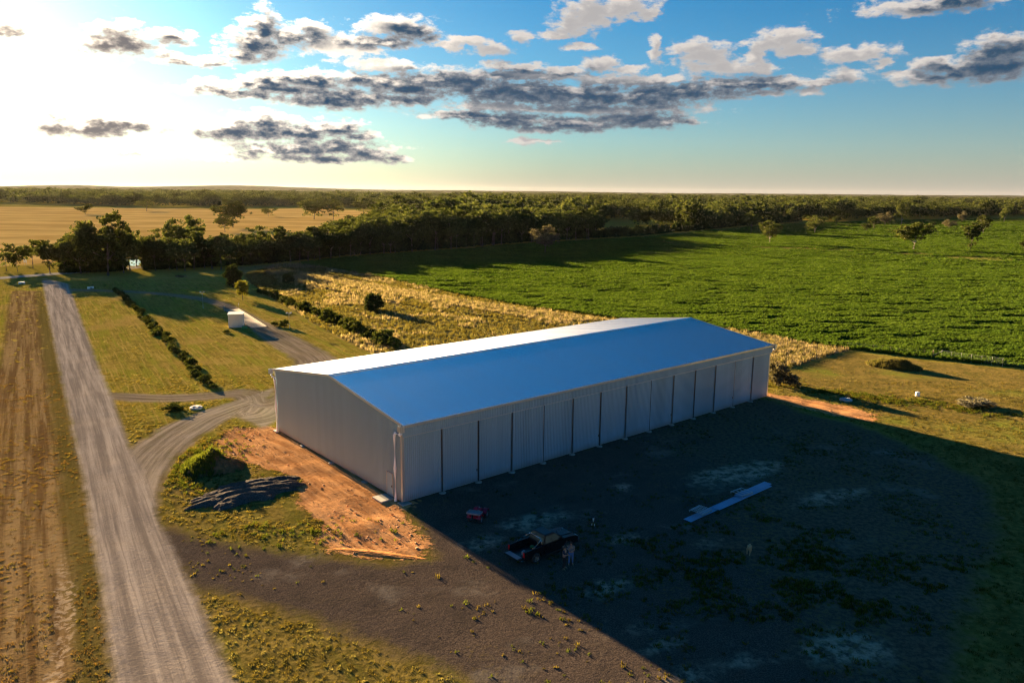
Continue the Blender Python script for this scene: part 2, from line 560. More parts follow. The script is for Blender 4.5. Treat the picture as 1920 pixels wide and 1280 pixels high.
ROUGH = PX((440, 500), (560, 494), (700, 517), (860, 552), (1000, 577), (1160, 598), (1400, 623), (1590, 656), (1480, 690)) + [sp(SHED_L, 18), sp(SHED_L * .5, 34), sp(10, 42)] + \
    PX((700, 664), (600, 612), (520, 565), (470, 530))
DITCH = smooth_line(PX((520, 522), (600, 540), (700, 562), (800, 580), (900, 592), (1040, 612)))
STRIP = smooth_line(PX((1240, 452), (1320, 458), (1400, 461), (1500, 468), (1620, 472), (1740, 479), (1860, 486)))
VERGE = [(-70, -20), (-20, -20)] + PX((210, 1280), (178, 1050), (140, 828), (113, 700), (88, 590), (78, 545), (20, 545), (12, 600), (0, 690)) + [(-80, 100)]
RUT = smooth_line(PX((95, 1280), (125, 1190), (120, 1080), (112, 1000), (90, 800), (75, 640)))
FARM = [(-2500, 900), (-900, 1150), (-520, 1010)] + PX((300, 391), (640, 391), (700, 400), (655, 420), (560, 440), (480, 455), (300, 478), (0, 500)) + [(-700, 20), (-2500, -100)]
FIELD_R = PX((1920, 694), (1700, 673), (1590, 660), (1480, 690), (1450, 740), (1660, 805), (1760, 860), (1860, 930), (1850, 1050), (1800, 1280)) + [(60, 0), (300, -60), (260, 70)]

# places where pale dust lies on the black gravel
DUST = [(1000, 978, 70, 14), (905, 1015, 45, 12), (1170, 1010, 30, 9), (1165, 913, 16, 6), (1385, 886, 90, 14), (1245, 1210, 34, 10), (1200, 1180, 40, 6), (1140, 1100, 40, 14), (1590, 1215, 70, 34), (1300, 1262, 80, 14), (1330, 1018, 20, 6), (1400, 1240, 60, 12), (1560, 930, 70, 9)]

REGIONS = [('verge', VERGE), ('rough', ROUGH), ('dry', DRY), ('dryb', DRY2), ('field', FIELD_R), ('farm', FARM), ('crop', CROP), ('yard', YARD), ('soil', SOIL), ('soilb', SOIL2), ('road', ROAD_POLY)]


def region_sds(X, Y):
    S = {n: sd_poly(p, X, Y) for n, p in REGIONS}
    S['dry'] = np.maximum(S['dry'], S.pop('dryb'))
    S['soil'] = np.maximum(S['soil'], S.pop('soilb'))
    ra, rl = line_uv(road_c, X, Y)
    S['ra'], S['rl'] = ra, rl
    ba, bl = line_uv(BRANCH, X, Y)
    ca, cl = line_uv(SIDE, X, Y)
    S['branch'] = sd_poly(BRANCH_POLY, X, Y)
    side_w = np.interp(cl, [0, 14, 30, 40, 75, 95, 200], [1.6, 2.0, 2.6, 3.4, 3.0, 1.7, 1.7])
    S['side'] = side_w - np.abs(ca)
    pick = (S['branch'] > S['side'])
    S['ta'], S['tl'] = np.where(pick, ba, ca), np.where(pick, bl, cl)
    S['track'] = np.maximum(S['branch'], S['side'])
    fa, fl = line_uv(FARROAD, X, Y)
    S['paved'] = 3.2 - np.abs(fa)
    da, dl = line_uv(DITCH, X, Y)
    S['ditch'] = np.where((dl > 0) & (dl < 140), 0.9 - np.abs(da), -9)
    sa, s_l = line_uv(STRIP, X, Y)
    S['strip'] = np.where((s_l > 1) & (s_l < 240), 20.0 - np.abs(sa), -9)
    S['dust'] = np.full(X.shape, -9.0)
    for (px, py, ax, ay) in DUST:
        c, ex, ey = gp(px, py), gp(px + ax, py - ax * 0.22), gp(px, py - ay)
        r1, r2 = math.hypot(ex[0] - c[0], ex[1] - c[1]), math.hypot(ey[0] - c[0], ey[1] - c[1])
        an = math.atan2(ex[1] - c[1], ex[0] - c[0])
        du, dv = (X - c[0]) * math.cos(an) + (Y - c[1]) * math.sin(an), -(X - c[0]) * math.sin(an) + (Y - c[1]) * math.cos(an)
        S['dust'] = np.maximum(S['dust'], (1 - np.sqrt((du / r1) ** 2 + (dv / r2) ** 2)) * min(r1, r2))
    ua, ul = line_uv(RUT, X, Y)
    S['rut'] = np.where(ul > -30, 0.6 - np.abs(ua) - np.clip((ul - 12) / 14, 0, .9), -9)
    return S


def build_ground():
    def axis(segs):
        out = []
        for a, b, st in segs:
            out += list(np.arange(a, b, st))
        out.append(segs[-1][1])
        return np.array(out)
    xs = axis([(-14000, -4000, 2000), (-4000, -1000, 250), (-1000, -300, 25), (-300, -150, 5), (-150, -75, 1.5), (-75, 75, 0.5), (75, 150, 1.5), (150, 300, 6), (300, 1000, 25), (1000, 4000, 250), (4000, 14000, 2000)])
    ys = axis([(-2000, -200, 300), (-200, 0, 20), (0, 25, 2.5), (25, 105, 0.5), (105, 220, 1.2), (220, 360, 4), (360, 560, 8), (560, 1000, 20), (1000, 3000, 100), (3000, 14000, 1000)])
    X, Y = np.meshgrid(xs, ys)
    S = region_sds(X, Y)
    Z = np.zeros_like(X)
    near = np.clip((120 - np.abs(Y - 60)) / 40, 0, 1) * np.clip((110 - np.abs(X)) / 30, 0, 1)
    inshed_u = (X - SHED_A.x) * SU.x + (Y - SHED_A.y) * SU.y
    inshed_v = (X - SHED_A.x) * SV.x + (Y - SHED_A.y) * SV.y
    # wheel-marked relief, small enough to stand on
    w_s = np.clip(S['soil'] / 1.5, 0, 1)
    Z += near * w_s * (fbm(inshed_u * 1.2, inshed_v * 0.28, 5) - 0.5) * 0.30
    Z += near * np.clip(S['soil'] / 1.5, 0, 1) * (fbm(X * 0.35, Y * 0.35, 9) - 0.5) * 0.35
    Z += near * (fbm(X * 0.22, Y * 0.22, 3) - 0.5) * 0.10 * np.clip(-S['yard'] / 3 + 0.3, 0.15, 1)
    Z += near * np.clip(S['yard'] / 2, 0, 1) * (fbm(X * 0.5, Y * 0.5, 33) - 0.5) * 0.07
    Z += -np.clip(S['ditch'] / 0.9, 0, 1) * 0.45 * (Y < 260)
    Z += -0.10 * np.clip(S['rut'] / 0.5, 0, 1)
    tr = np.clip(S['road'] / 1.0, 0, 1)
    Z += near * tr * (fbm(S['ra'] * 1.3, S['rl'] * 0.02, 12) - 0.5) * 0.10
    hug = np.clip(np.maximum(np.maximum(-inshed_u, inshed_u - SHED_L), np.maximum(-inshed_v, inshed_v - SHED_W)) / 1.2, 0, 1)
    Z *= hug
    Z -= 0.02
    far_hill = lambda cx, cy, rx, ry, h: h * np.exp(-((X - cx) / rx) ** 2 - ((Y - cy) / ry) ** 2)
    names = ['ground', 'grass_verge', 'rough_grass_ground', 'dry_grass_ground', 'mown_paddock', 'golden_paddock', 'crop_field', 'gravel_yard', 'bare_soil', 'dirt_track', 'gravel_road', 'paved_road']
    order = ['verge', 'rough', 'dry', 'field', 'farm', 'crop', 'yard', 'soil', 'track', 'road', 'paved']
    ny, nx = X.shape
    idx = np.arange(ny * nx).reshape(ny, nx)
    quads = np.stack([idx[:-1, :-1], idx[:-1, 1:], idx[1:, 1:], idx[1:, :-1]], -1).reshape(-1, 4)
    lab = np.zeros(len(quads), int)
    for k, nme in enumerate(order):
        f = S[nme].ravel()[quads].mean(1)
        lab[f > 0] = k + 1
    P = np.stack([X.ravel(), Y.ravel(), Z.ravel()], -1)
    att = {n: np.clip(S[n], -12, 12).ravel() for n in order if n not in ()}
    att['strip'], att['dust'] = np.clip(S['strip'], -9, 9).ravel(), np.clip(S['dust'], -9, 9).ravel()
    att['branch'] = np.clip(S['branch'], -9, 9).ravel()
    att['rut'] = np.clip(S['rut'], -3, 3).ravel()
    att['ditch'] = np.clip(S['ditch'], -3, 3).ravel()
    for n in ('ra', 'rl', 'ta', 'tl'):
        att[n] = S[n].ravel()
    att['su'], att['sv'] = inshed_u.ravel(), inshed_v.ravel()
    for k, nme in enumerate(names):
        q = quads[lab == k]
        if not len(q):
            print('EMPTY', nme)
            continue
        used, inv = np.unique(q, return_inverse=True)
        q2 = inv.reshape(-1, 4)
        me = bpy.data.meshes.new(nme)
        me.vertices.add(len(used))
        me.vertices.foreach_set('co', P[used].ravel())
        me.loops.add(q2.size)
        me.loops.foreach_set('vertex_index', q2.ravel().astype(np.int32))
        me.polygons.add(len(q2))
        me.polygons.foreach_set('loop_start', np.arange(0, q2.size, 4, dtype=np.int32))
        me.polygons.foreach_set('loop_total', np.full(len(q2), 4, np.int32))
        me.polygons.foreach_set('use_smooth', np.ones(len(q2), bool))
        for an, av in att.items():
            a = me.attributes.new(an, 'FLOAT', 'POINT')
            a.data.foreach_set('value', av[used].astype(np.float32))
        me.update()
        o = link(nme, me, 'ground')
        tag(o, kind='structure')


def ground_material():
    T = new_mat('ground')
    pos = T.node('ShaderNodeNewGeometry', None, 'Position')
    n_big = T.noise(pos, 0.055, 4.0, 0.6)
    n_mid = T.noise(pos, 0.42, 4.0, 0.62)
    n_small = T.noise(pos, 2.4, 4.0, 0.65)
    n_fine = T.noise(pos, 11.0, 3.0, 0.7)
    A = {n: T.attr(n) for n in ('verge', 'rough', 'dry', 'field', 'farm', 'crop', 'yard', 'soil', 'track', 'road', 'paved', 'rut', 'ditch', 'strip', 'dust', 'branch', 'ra', 'rl', 'ta', 'tl', 'su', 'sv')}
    streak = T.noise(T.node('ShaderNodeCombineXYZ', {0: T.m('MULTIPLY', A['ra'], 1.15), 1: T.m('MULTIPLY', A['rl'], 0.035), 2: 0.0}), 1.0, 4.0, 0.62)
    streakf = T.noise(T.node('ShaderNodeCombineXYZ', {0: T.m('MULTIPLY', A['ra'], 4.5), 1: T.m('MULTIPLY', A['rl'], 0.09), 2: 4.0}), 1.0, 3.0, 0.6)
    tstreak = T.noise(T.node('ShaderNodeCombineXYZ', {0: T.m('MULTIPLY', A['ta'], 1.9), 1: T.m('MULTIPLY', A['tl'], 0.07), 2: 9.0}), 1.0, 4.0, 0.65)
    sstreak = T.noise(T.node('ShaderNodeCombineXYZ', {0: T.m('MULTIPLY', A['su'], 1.3), 1: T.m('MULTIPLY', A['sv'], 0.16), 2: 2.0}), 1.0, 4.0, 0.6)
    mow = T.noise(T.node('ShaderNodeCombineXYZ', {0: T.m('MULTIPLY', A['ra'], 0.75), 1: T.m('MULTIPLY', A['rl'], 0.05), 2: 7.0}), 1.0, 4.0, 0.6)
    wob = T.m('ADD', T.m('MULTIPLY', T.m('SUBTRACT', n_mid, 0.5), 3.2), T.m('MULTIPLY', T.m('SUBTRACT', n_small, 0.5), 1.5))

    def msk(a, w=0.5, amp=1.0, bias=0.0):
        return T.ss(T.m('ADD', a, T.m('MULTIPLY_ADD', wob, amp, bias)), -w, w)
    mixn = T.m('MULTIPLY_ADD', n_small, 0.55, T.m('MULTIPLY', n_mid, 0.45))
    # lawn
    mowf = T.noise(T.node('ShaderNodeCombineXYZ', {0: T.m('MULTIPLY', A['ra'], 2.6), 1: T.m('MULTIPLY', A['rl'], 0.10), 2: 3.0}), 1.0, 4.0, 0.65)
    lay = T.ss(T.node('ShaderNodeSeparateXYZ', {0: pos}, 1), 66.0, 92.0)
    gr = T.mix(T.ss(mixn, 0.40, 0.60), (0.180, 0.142, 0.023), (0.383, 0.285, 0.056))
    gr = T.mix(T.m('MULTIPLY', T.ss(mow, 0.46, 0.60), 0.8), gr, (0.255, 0.245, 0.029))
    gr = T.mix(T.m('MULTIPLY', T.m('MULTIPLY', T.ss(mowf, 0.52, 0.64), 0.75), lay), gr, (0.464, 0.331, 0.090))
    gr = T.mix(T.m('MULTIPLY', T.m('MULTIPLY', T.ss(mowf, 0.46, 0.36), 0.6), lay), gr, (0.133, 0.114, 0.022))
    gr = T.mix(T.m('MULTIPLY', T.ss(n_big, 0.52, 0.68), 0.6), gr, (0.418, 0.268, 0.081))
    gr = T.mix(T.m('MULTIPLY', T.m('SUBTRACT', 1.0, lay), 0.6), gr, T.mix(T.ss(mixn, 0.42, 0.58), (0.075, 0.058, 0.022), (0.21, 0.15, 0.05)))
    col = gr
    # verge left of the road
    vg = T.mix(T.ss(streak, 0.40, 0.62), (0.156, 0.093, 0.038), (0.327, 0.216, 0.095))
    vg = T.mix(T.m('MULTIPLY', T.ss(mixn, 0.52, 0.62), 0.55), vg, (0.125, 0.088, 0.026))
    vg = T.mix(T.m('MULTIPLY', T.ss(mowf, 0.54, 0.66), 0.6), vg, (0.343, 0.246, 0.120))
    vmask = msk(A['verge'], 0.6, 0.5)
    col = T.mix(vmask, col, vg)
    edge = T.m('MULTIPLY', T.ss(T.m('ADD', A['road'], T.m('MULTIPLY', wob, 0.5)), -2.6, -1.2), vmask)
    col = T.mix(T.m('MULTIPLY', edge, 0.8), col, T.mix(mixn, (0.06, 0.058, 0.012), (0.20, 0.155, 0.04)))
    # rough grass
    rg = T.mix(T.ss(mixn, 0.40, 0.62), (0.116, 0.116, 0.034), (0.326, 0.240, 0.093))
    rg = T.mix(T.ss(n_big, 0.52, 0.66), rg, (0.388, 0.279, 0.116))
    col = T.mix(msk(A['rough'], 0.7), col, rg)
    dg = T.mix(T.ss(mixn, 0.40, 0.60), (0.372, 0.256, 0.116), (0.620, 0.465, 0.232))
    col = T.mix(msk(A['dry'], 0.6), col, dg)
    fg = T.mix(T.ss(mixn, 0.40, 0.62), (0.132, 0.109, 0.028), (0.279, 0.194, 0.054))
    fg = T.mix(T.ss(n_big, 0.52, 0.70), fg, (0.186, 0.202, 0.031))
    col = T.mix(msk(A['field'], 1.5), col, fg)
    farm = T.mix(T.ss(T.noise(T.vm('MULTIPLY', pos, (0.012, 0.03, 1.0)), 1.0, 5.0, 0.65), 0.38, 0.66), (0.484, 0.302, 0.091), (0.685, 0.454, 0.151))
    col = T.mix(T.ss(A['farm'], -2.0, 4.0), col, farm)
    crop = T.mix(T.ss(mixn, 0.40, 0.62), (0.045, 0.085, 0.012), (0.09, 0.14, 0.020))
    col = T.mix(T.ss(A['crop'], -0.4, 0.6), col, crop)
    col = T.mix(T.m('MULTIPLY', T.ss(T.m('ADD', A['strip'], T.m('MULTIPLY', wob, 2.2)), 0.5, 4.0), 0.9), col, T.mix(T.ss(mixn, 0.42, 0.58), (0.12, 0.14, 0.025), (0.36, 0.29, 0.07)))
    # black gravel hardstand
    yd = T.mix(T.ss(n_fine, 0.35, 0.7), (0.058, 0.044, 0.036), (0.155, 0.116, 0.088))
    yd = T.mix(T.m('MULTIPLY', T.ss(n_mid, 0.45, 0.75), 0.5), yd, (0.055, 0.045, 0.034))
    earth = T.ss(T.m('ADD', T.lin(T.node('ShaderNodeSeparateXYZ', {0: pos}), 6.0, 30.0, -0.25, 0.45), T.noise(T.vm('MULTIPLY', pos, (0.10, 0.16, 1.0)), 1.0, 5.0, 0.65)), 0.45, 0.72)
    yd = T.mix(T.m('MULTIPLY', earth, 0.6), yd, T.mix(T.ss(n_small, 0.35, 0.65), (0.085, 0.062, 0.042), (0.22, 0.15, 0.085)))
    ymask = msk(A['yard'], 1.2, 1.3)
    col = T.mix(ymask, col, yd)
    dust = T.noise(T.vm('MULTIPLY', T.vm('ADD', pos, (3.1, 7.7, 0.0)), (0.13, 0.17, 1.0)), 1.0, 5.0, 0.62)
    col = T.mix(T.m('MULTIPLY', T.m('MULTIPLY', T.ss(dust, 0.56, 0.70), ymask), T.lin(n_small, 0.3, 0.7, 0.25, 0.85)), col, (0.22, 0.19, 0.155))
    dpat = T.m('MULTIPLY', T.ss(T.m('ADD', A['dust'], T.m('MULTIPLY', wob, 0.8)), -0.5, 1.1), T.ss(T.noise(pos, 1.1, 5.0, 0.7), 0.38, 0.62))
    col = T.mix(T.m('MULTIPLY', dpat, 0.85), col, (0.48, 0.38, 0.27))
    greeny = T.noise(T.vm('ADD', pos, (31.0, 3.0, 0.0)), 0.11, 4.0, 0.6)
    weeds = T.m('MULTIPLY', T.m('MULTIPLY', T.ss(T.m('ADD', greeny, T.lin(T.node('ShaderNodeSeparateXYZ', {0: pos}), 4.0, 34.0, -0.08, 0.10)), 0.48, 0.64), T.ss(n_small, 0.50, 0.64)), T.ss(A['yard'], -1.0, 1.5))
    col = T.mix(T.m('MULTIPLY', weeds, 0.6), col, (0.17, 0.125, 0.04))
    # orange fill soil
    so = T.mix(T.ss(sstreak, 0.36, 0.64), (0.44, 0.205, 0.08), (0.70, 0.365, 0.155))
    so = T.mix(T.m('MULTIPLY', T.ss(n_mid, 0.55, 0.75), 0.45), so, (0.42, 0.19, 0.075))
    tread = T.noise(T.node('ShaderNodeCombineXYZ', {0: T.m('MULTIPLY', A['su'], 3.6), 1: T.m('MULTIPLY', A['sv'], 0.5), 2: 6.0}), 1.0, 4.0, 0.7)
    so = T.mix(T.m('MULTIPLY', T.ss(tread, 0.57, 0.66), 0.75), so, (0.15, 0.075, 0.035))
    col = T.mix(msk(A['soil'], 0.3, 1.5, -0.1), col, so)
    # tracks and roads
    wide = T.ss(A['branch'], -0.2, 0.6)
    tk = T.mix(T.ss(tstreak, 0.30, 0.72), (0.135, 0.105, 0.078), (0.365, 0.290, 0.223))
    tk = T.mix(T.m('MULTIPLY', wide, 0.75), tk, T.mix(T.ss(tstreak, 0.30, 0.70), (0.20, 0.165, 0.13), (0.46, 0.385, 0.315)))
    col = T.mix(T.m('MULTIPLY', msk(A['track'], 0.7, 0.55), T.lin(n_mid, 0.3, 0.7, 0.75, 1.0)), col, tk)
    grit = T.noise(pos, 5.5, 5.0, 0.75)
    stv = T.m('ADD', T.m('MULTIPLY', streak, 0.62), T.m('ADD', T.m('MULTIPLY', grit, 0.28), T.m('MULTIPLY', n_mid, 0.10)))
    rd = T.mix(T.ss(stv, 0.40, 0.60), (0.25, 0.205, 0.165), (0.50, 0.415, 0.335))
    rd = T.mix(T.m('MULTIPLY', T.ss(T.m('ADD', T.m('MULTIPLY', streakf, 0.7), T.m('MULTIPLY', grit, 0.3)), 0.50, 0.62), 0.5), rd, (0.19, 0.155, 0.128))
    rd = T.mix(T.m('MULTIPLY', T.ss(n_fine, 0.58, 0.75), 0.45), rd, (0.17, 0.145, 0.12))
    col = T.mix(msk(A['road'], 0.45, 0.32), col, rd)
    pv = T.mix(n_mid, (0.338, 0.311, 0.284), (0.486, 0.446, 0.405))
    col = T.mix(T.ss(A['paved'], -0.3, 0.3), col, pv)
    col = T.mix(T.m('MULTIPLY', T.m('MULTIPLY', T.ss(T.m('ADD', A['rut'], T.m('MULTIPLY', wob, 0.5)), 0.0, 0.4), T.ss(n_small, 0.44, 0.56)), 0.75), col, (0.540, 0.405, 0.257))
    col = T.mix(T.m('MULTIPLY', T.ss(A['ditch'], -0.3, 0.4), 0.8), col, (0.095, 0.061, 0.030))
    hb = T.m('ADD', T.m('MULTIPLY', n_small, 0.62), T.m('MULTIPLY', n_fine, 0.38))
    hard = T.m('MAXIMUM', T.ss(A['road'], -0.3, 0.6), T.m('MULTIPLY', ymask, 0.8))
    softm = msk(A['soil'], 0.3, 1.5, -0.1)
    hb = T.m('ADD', hb, T.m('MULTIPLY', T.m('MULTIPLY', softm, sstreak), 1.6))
    hb = T.m('ADD', hb, T.m('MULTIPLY', T.m('MULTIPLY', T.ss(A['road'], -0.2, 0.4), streak), 0.9))
    bst = T.lin(hard, 0.0, 1.0, 1.0, 0.45)
    bump = T.node('ShaderNodeBump', {'Strength': bst, 'Distance': 0.16, 'Height': hb})
    finish(T, T.node('ShaderNodeBsdfDiffuse', {'Color': col, 'Roughness': 0.6, 'Normal': bump}))


ground_material()
build_ground()


# ------------------------------------------------------------------ the shed
def rib_profile(length, pitch=0.2, depth=0.03, start=0.0):
    """trapezoid ribs: list of (distance, offset)"""
    pts = []
    n = int(length / pitch)
    p = length / n
    for i in range(n):
        b = start + i * p
        pts += [(b, 0.0), (b + p * 0.62, 0.0), (b + p * 0.70, depth), (b + p * 0.92, depth)]
    pts.append((start + length, 0.0))
    return pts


def ribbed(mb, prof, pos_low, pos_high, thick=None):
    """strip from low edge to high edge along a rib profile"""
    vs = [pos_low(d, o) for d, o in prof] + [pos_high(d, o) for d, o in prof]
    n = len(prof)
    return mb.add(vs, [(i, i + 1, n + i + 1, n + i) for i in range(n - 1)])


def build_shed():
    L, Wd, HE, HR = SHED_L, SHED_W, 7.05, 8.86
    s = thing('machinery_shed', 'long grey ribbed metal shed with blue-sheened gable roof', 'shed', (SHED_A.x, SHED_A.y, 0), SHED_YAW)
    top = lambda y: HE + (HR - HE) * (1 - abs(y - Wd / 2) / (Wd / 2))
    z0 = 0.14
    for nm, x, sg in (('gable_wall', 0.0, -1), ('gable_wall', L, 1)):
        mb = MB()
        pr = rib_profile(Wd - 0.02, 0.2, 0.045, 0.01)
        # keep a vertex at the ridge
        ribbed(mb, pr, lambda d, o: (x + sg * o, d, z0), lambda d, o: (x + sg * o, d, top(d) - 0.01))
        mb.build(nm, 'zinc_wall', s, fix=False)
    mb = MB()
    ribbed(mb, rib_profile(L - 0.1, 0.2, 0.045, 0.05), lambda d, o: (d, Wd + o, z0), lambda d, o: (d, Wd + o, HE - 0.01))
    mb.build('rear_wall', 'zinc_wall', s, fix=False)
    # roof slopes, ribs run down the fall
    for y0, nm in ((-0.30, 'roof_slope'), (Wd + 0.30, 'roof_slope')):
        mb = MB()
        sl_ = (HR - HE) / (Wd / 2)
        ribbed(mb, rib_profile(L + 0.16, 0.2, 0.026, -0.08), lambda d, o: (d, y0, HE - 0.30 * sl_ + o + 0.05), lambda d, o: (d, Wd / 2, HR + o + 0.05))
        mb.build(nm, 'zinc_roof', s, fix=False)
    mb = MB()
    sl_ = (HR - HE) / (Wd / 2)
    mb.loft([[(x, Wd / 2 - 0.32, HR - 0.32 * sl_ + 0.105), (x, Wd / 2, HR + 0.125), (x, Wd / 2 + 0.32, HR - 0.32 * sl_ + 0.105), (x, Wd / 2 + 0.32, HR - 0.32 * sl_ + 0.092), (x, Wd / 2, HR + 0.112), (x, Wd / 2 - 0.32, HR - 0.32 * sl_ + 0.092)] for x in (-0.1, L + 0.1)])
    mb.build('ridge_cap', 'zinc_roof', s)
    for x in (-0.10, L + 0.10):
        for ya, yb in ((-0.30, Wd / 2), (Wd + 0.30, Wd / 2)):
            mb = MB()
            za, zb = HE - 0.30 * sl_, HR
            w = 0.03 if x < 0 else -0.03
            q = lambda xx, yy, zz: (xx, yy, zz)
            mb.loft([[q(x, yy, zz + 0.11), q(x + w * 4, yy, zz + 0.11), q(x + w * 4, yy, zz + 0.095), q(x + w * 0.6, yy, zz + 0.095), q(x + w * 0.6, yy, zz - 0.10), q(x, yy, zz - 0.10)] for yy, zz in ((ya, za), (yb, zb))])
            mb.build('barge_flashing', 'zinc_trim', s)
    # header above the doors, with a drip edge
    mb = MB()
    ribbed(mb, rib_profile(L + 0.1, 0.2, 0.045, -0.05), lambda d, o: (d, -0.20 - o, 6.02), lambda d, o: (d, -0.20 - o, HE - 0.06))
    hd = mb.build('header_sheeting', 'zinc_wall', s, fix=False)
    MB().box((L / 2, -0.17, 6.0), (L + 0.1, 0.12, 0.035)).build('drip_edge', 'zinc_trim', hd)
    for sx in (-0.06, L + 0.06):
        MB().box((sx, -0.105, 6.5), (0.02, 0.21, 1.0)).build('end_return', 'zinc_trim', hd)
    # gutters with rainwater heads
    for y, sg in ((-0.36, -1), (Wd + 0.36, 1)):
        mb = MB()
        gz = HE - 0.10
        mb.loft([[(x, y + 0.11 * -sg, gz + 0.13), (x, y + 0.11 * -sg, gz - 0.06), (x, y + 0.10 * sg, gz - 0.06), (x, y + 0.11 * sg, gz + 0.11), (x, y + 0.10 * sg, gz + 0.11), (x, y + 0.088 * sg, gz - 0.045), (x, y + 0.098 * -sg, gz - 0.045), (x, y + 0.098 * -sg, gz + 0.13)] for x in (-0.12, L + 0.12)])
        gt = mb.build('gutter', 'zinc_trim', s)
        for x in (-0.30, L + 0.30):
            hb = MB()
            c = (x, y + 0.02 * sg, gz - 0.12)
            hb.box((c[0], c[1] - 0.24, c[2]), (0.40, 0.02, 0.52)).box((c[0], c[1] + 0.24, c[2]), (0.40, 0.02, 0.52)).box((c[0] - 0.19, c[1], c[2]), (0.02, 0.46, 0.52)).box((c[0] + 0.19, c[1], c[2]), (0.02, 0.46, 0.52)).box((c[0], c[1], c[2] - 0.25), (0.36, 0.46, 0.02))
            hb.build('rainwater_head', 'zinc_trim', s)
    # downpipes on the gable ends
    for x, xs in ((-0.30, -1), (L + 0.30, 1)):
        for y, sg in ((-0.36, 1), (Wd + 0.36, -1)):
            yb = (0.85 if sg > 0 else Wd - 0.35)
            xx = (-0.20 if xs < 0 else L + 0.20)
            mb = MB()
            mb.tube([(x, y, 6.62), (x, y, 6.42), (x * 0.5 + xx * 0.5, y + 0.25 * sg, 6.28), (xx, yb - 0.12 * sg, 6.20), (xx, yb, 6.05), (xx, yb, 3.0), (xx, yb, 0.03)], 0.14, 12)
            mb.build('downpipe', 'pvc', s, smooth=False)
    # corner posts
    for x, y in ((0, 0), (L, 0), (0, Wd), (L, Wd)):
        sx, sy = (-1 if x == 0 else 1), (-1 if y == 0 else 1)
        mb = MB()
        mb.box((x + sx * 0.035, y - sy * 0.09, 3.52), (0.02, 0.24, 6.8)).box((x - sx * 0.09 + sx * 0.012, y + sy * 0.045, 3.1), (0.22, 0.02, 5.8))
        mb.build('corner_flashing', 'zinc_trim', s)
    # sliding doors between the columns
    n = 14
    bay = L / n
    wide = (2, 6, 10)
    for i in range(n):
        x0, x1 = i * bay + 0.06, (i + 1) * bay - 0.06
        if i in wide:
            x0 += 0.10
        if i + 1 in wide:
            x1 -= 0.06
        if i == n - 1:
            x1 -= 0.28
        y = -0.02 - (0.075 if i % 2 else 0.0)
        mb = MB()
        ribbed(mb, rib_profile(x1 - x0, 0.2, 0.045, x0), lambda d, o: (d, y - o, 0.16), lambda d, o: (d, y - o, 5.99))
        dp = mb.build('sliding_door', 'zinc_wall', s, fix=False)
        fr = MB()
        fr.box((x0 - 0.012, y + 0.02, 3.07), (0.024, 0.09, 5.82)).box((x1 + 0.012, y + 0.02, 3.07), (0.024, 0.09, 5.82)).box(((x0 + x1) / 2, y + 0.02, 0.145), (x1 - x0, 0.09, 0.03))
        fr.build('door_frame', 'zinc_trim', dp)
        if i in (1, 5, 8, 11):
            MB().box((x1 - 0.07, y - 0.05, 1.25), (0.06, 0.05, 0.22)).build('handle', 'black_metal', dp)
    for i in range(1, n):
        MB().box((i * bay, -0.165, 3.06), (0.10 if i in wide else 0.045, 0.03, 5.86)).build('joint_strip', 'black_metal', s)
    for i in range(n + 1):
        MB().box((i * bay + (0.25 if i == 0 else -0.25 if i == n else 0), 0.22, 3.5), (0.2, 0.3, 6.9)).build('column', 'dark_gap', s)
    for i in range(1, n):
        MB().lathe([(0.0, -0.02), (0.34, -0.02), (0.32, 0.07), (0.27, 0.085), (0.0, 0.085)], 10, c=(i * bay, -0.12, 0.0)).build('footing', 'concrete', s)
    for y in (6.5, 13.0, 19.5):
        MB().lathe([(0.0, -0.02), (0.34, -0.02), (0.32, 0.07), (0.27, 0.085), (0.0, 0.085)], 10, c=(-0.05, y, 0.0)).build('footing', 'concrete', s)
    MB().box((-0.05, Wd + 0.1, 0.02), (0.7, 0.6, 0.16)).build('footing', 'concrete', s)
    MB().box((0.15, -0.02, 0.0), (0.9, 0.9, 0.11)).build('footing', 'concrete', s)
    # personnel door in the gable wall
    d = MB().box((-0.045, 2.0, 1.17), (0.05, 0.92, 2.06)).build('side_door', 'zinc_wall', s)
    fr = MB()
    fr.box((-0.05, 1.51, 1.2), (0.08, 0.05, 2.16)).box((-0.05, 2.49, 1.2), (0.08, 0.05, 2.16)).box((-0.05, 2.0, 2.25), (0.08, 0.93, 0.05))
    fr.build('door_frame', 'zinc_trim', d)
    MB().box((-0.10, 1.63, 1.1), (0.06, 0.05, 0.16)).build('handle', 'black_metal', d)
    MB().box((-0.75, 2.05, 0.03), (1.3, 1.5, 0.14)).build('door_step', 'concrete', s)
    # floor slab so the inside is not bare
    MB().box((L / 2, Wd / 2, 0.04), (L - 1.2, Wd - 1.2, 0.1)).build('floor_slab', 'concrete', s)


build_shed()


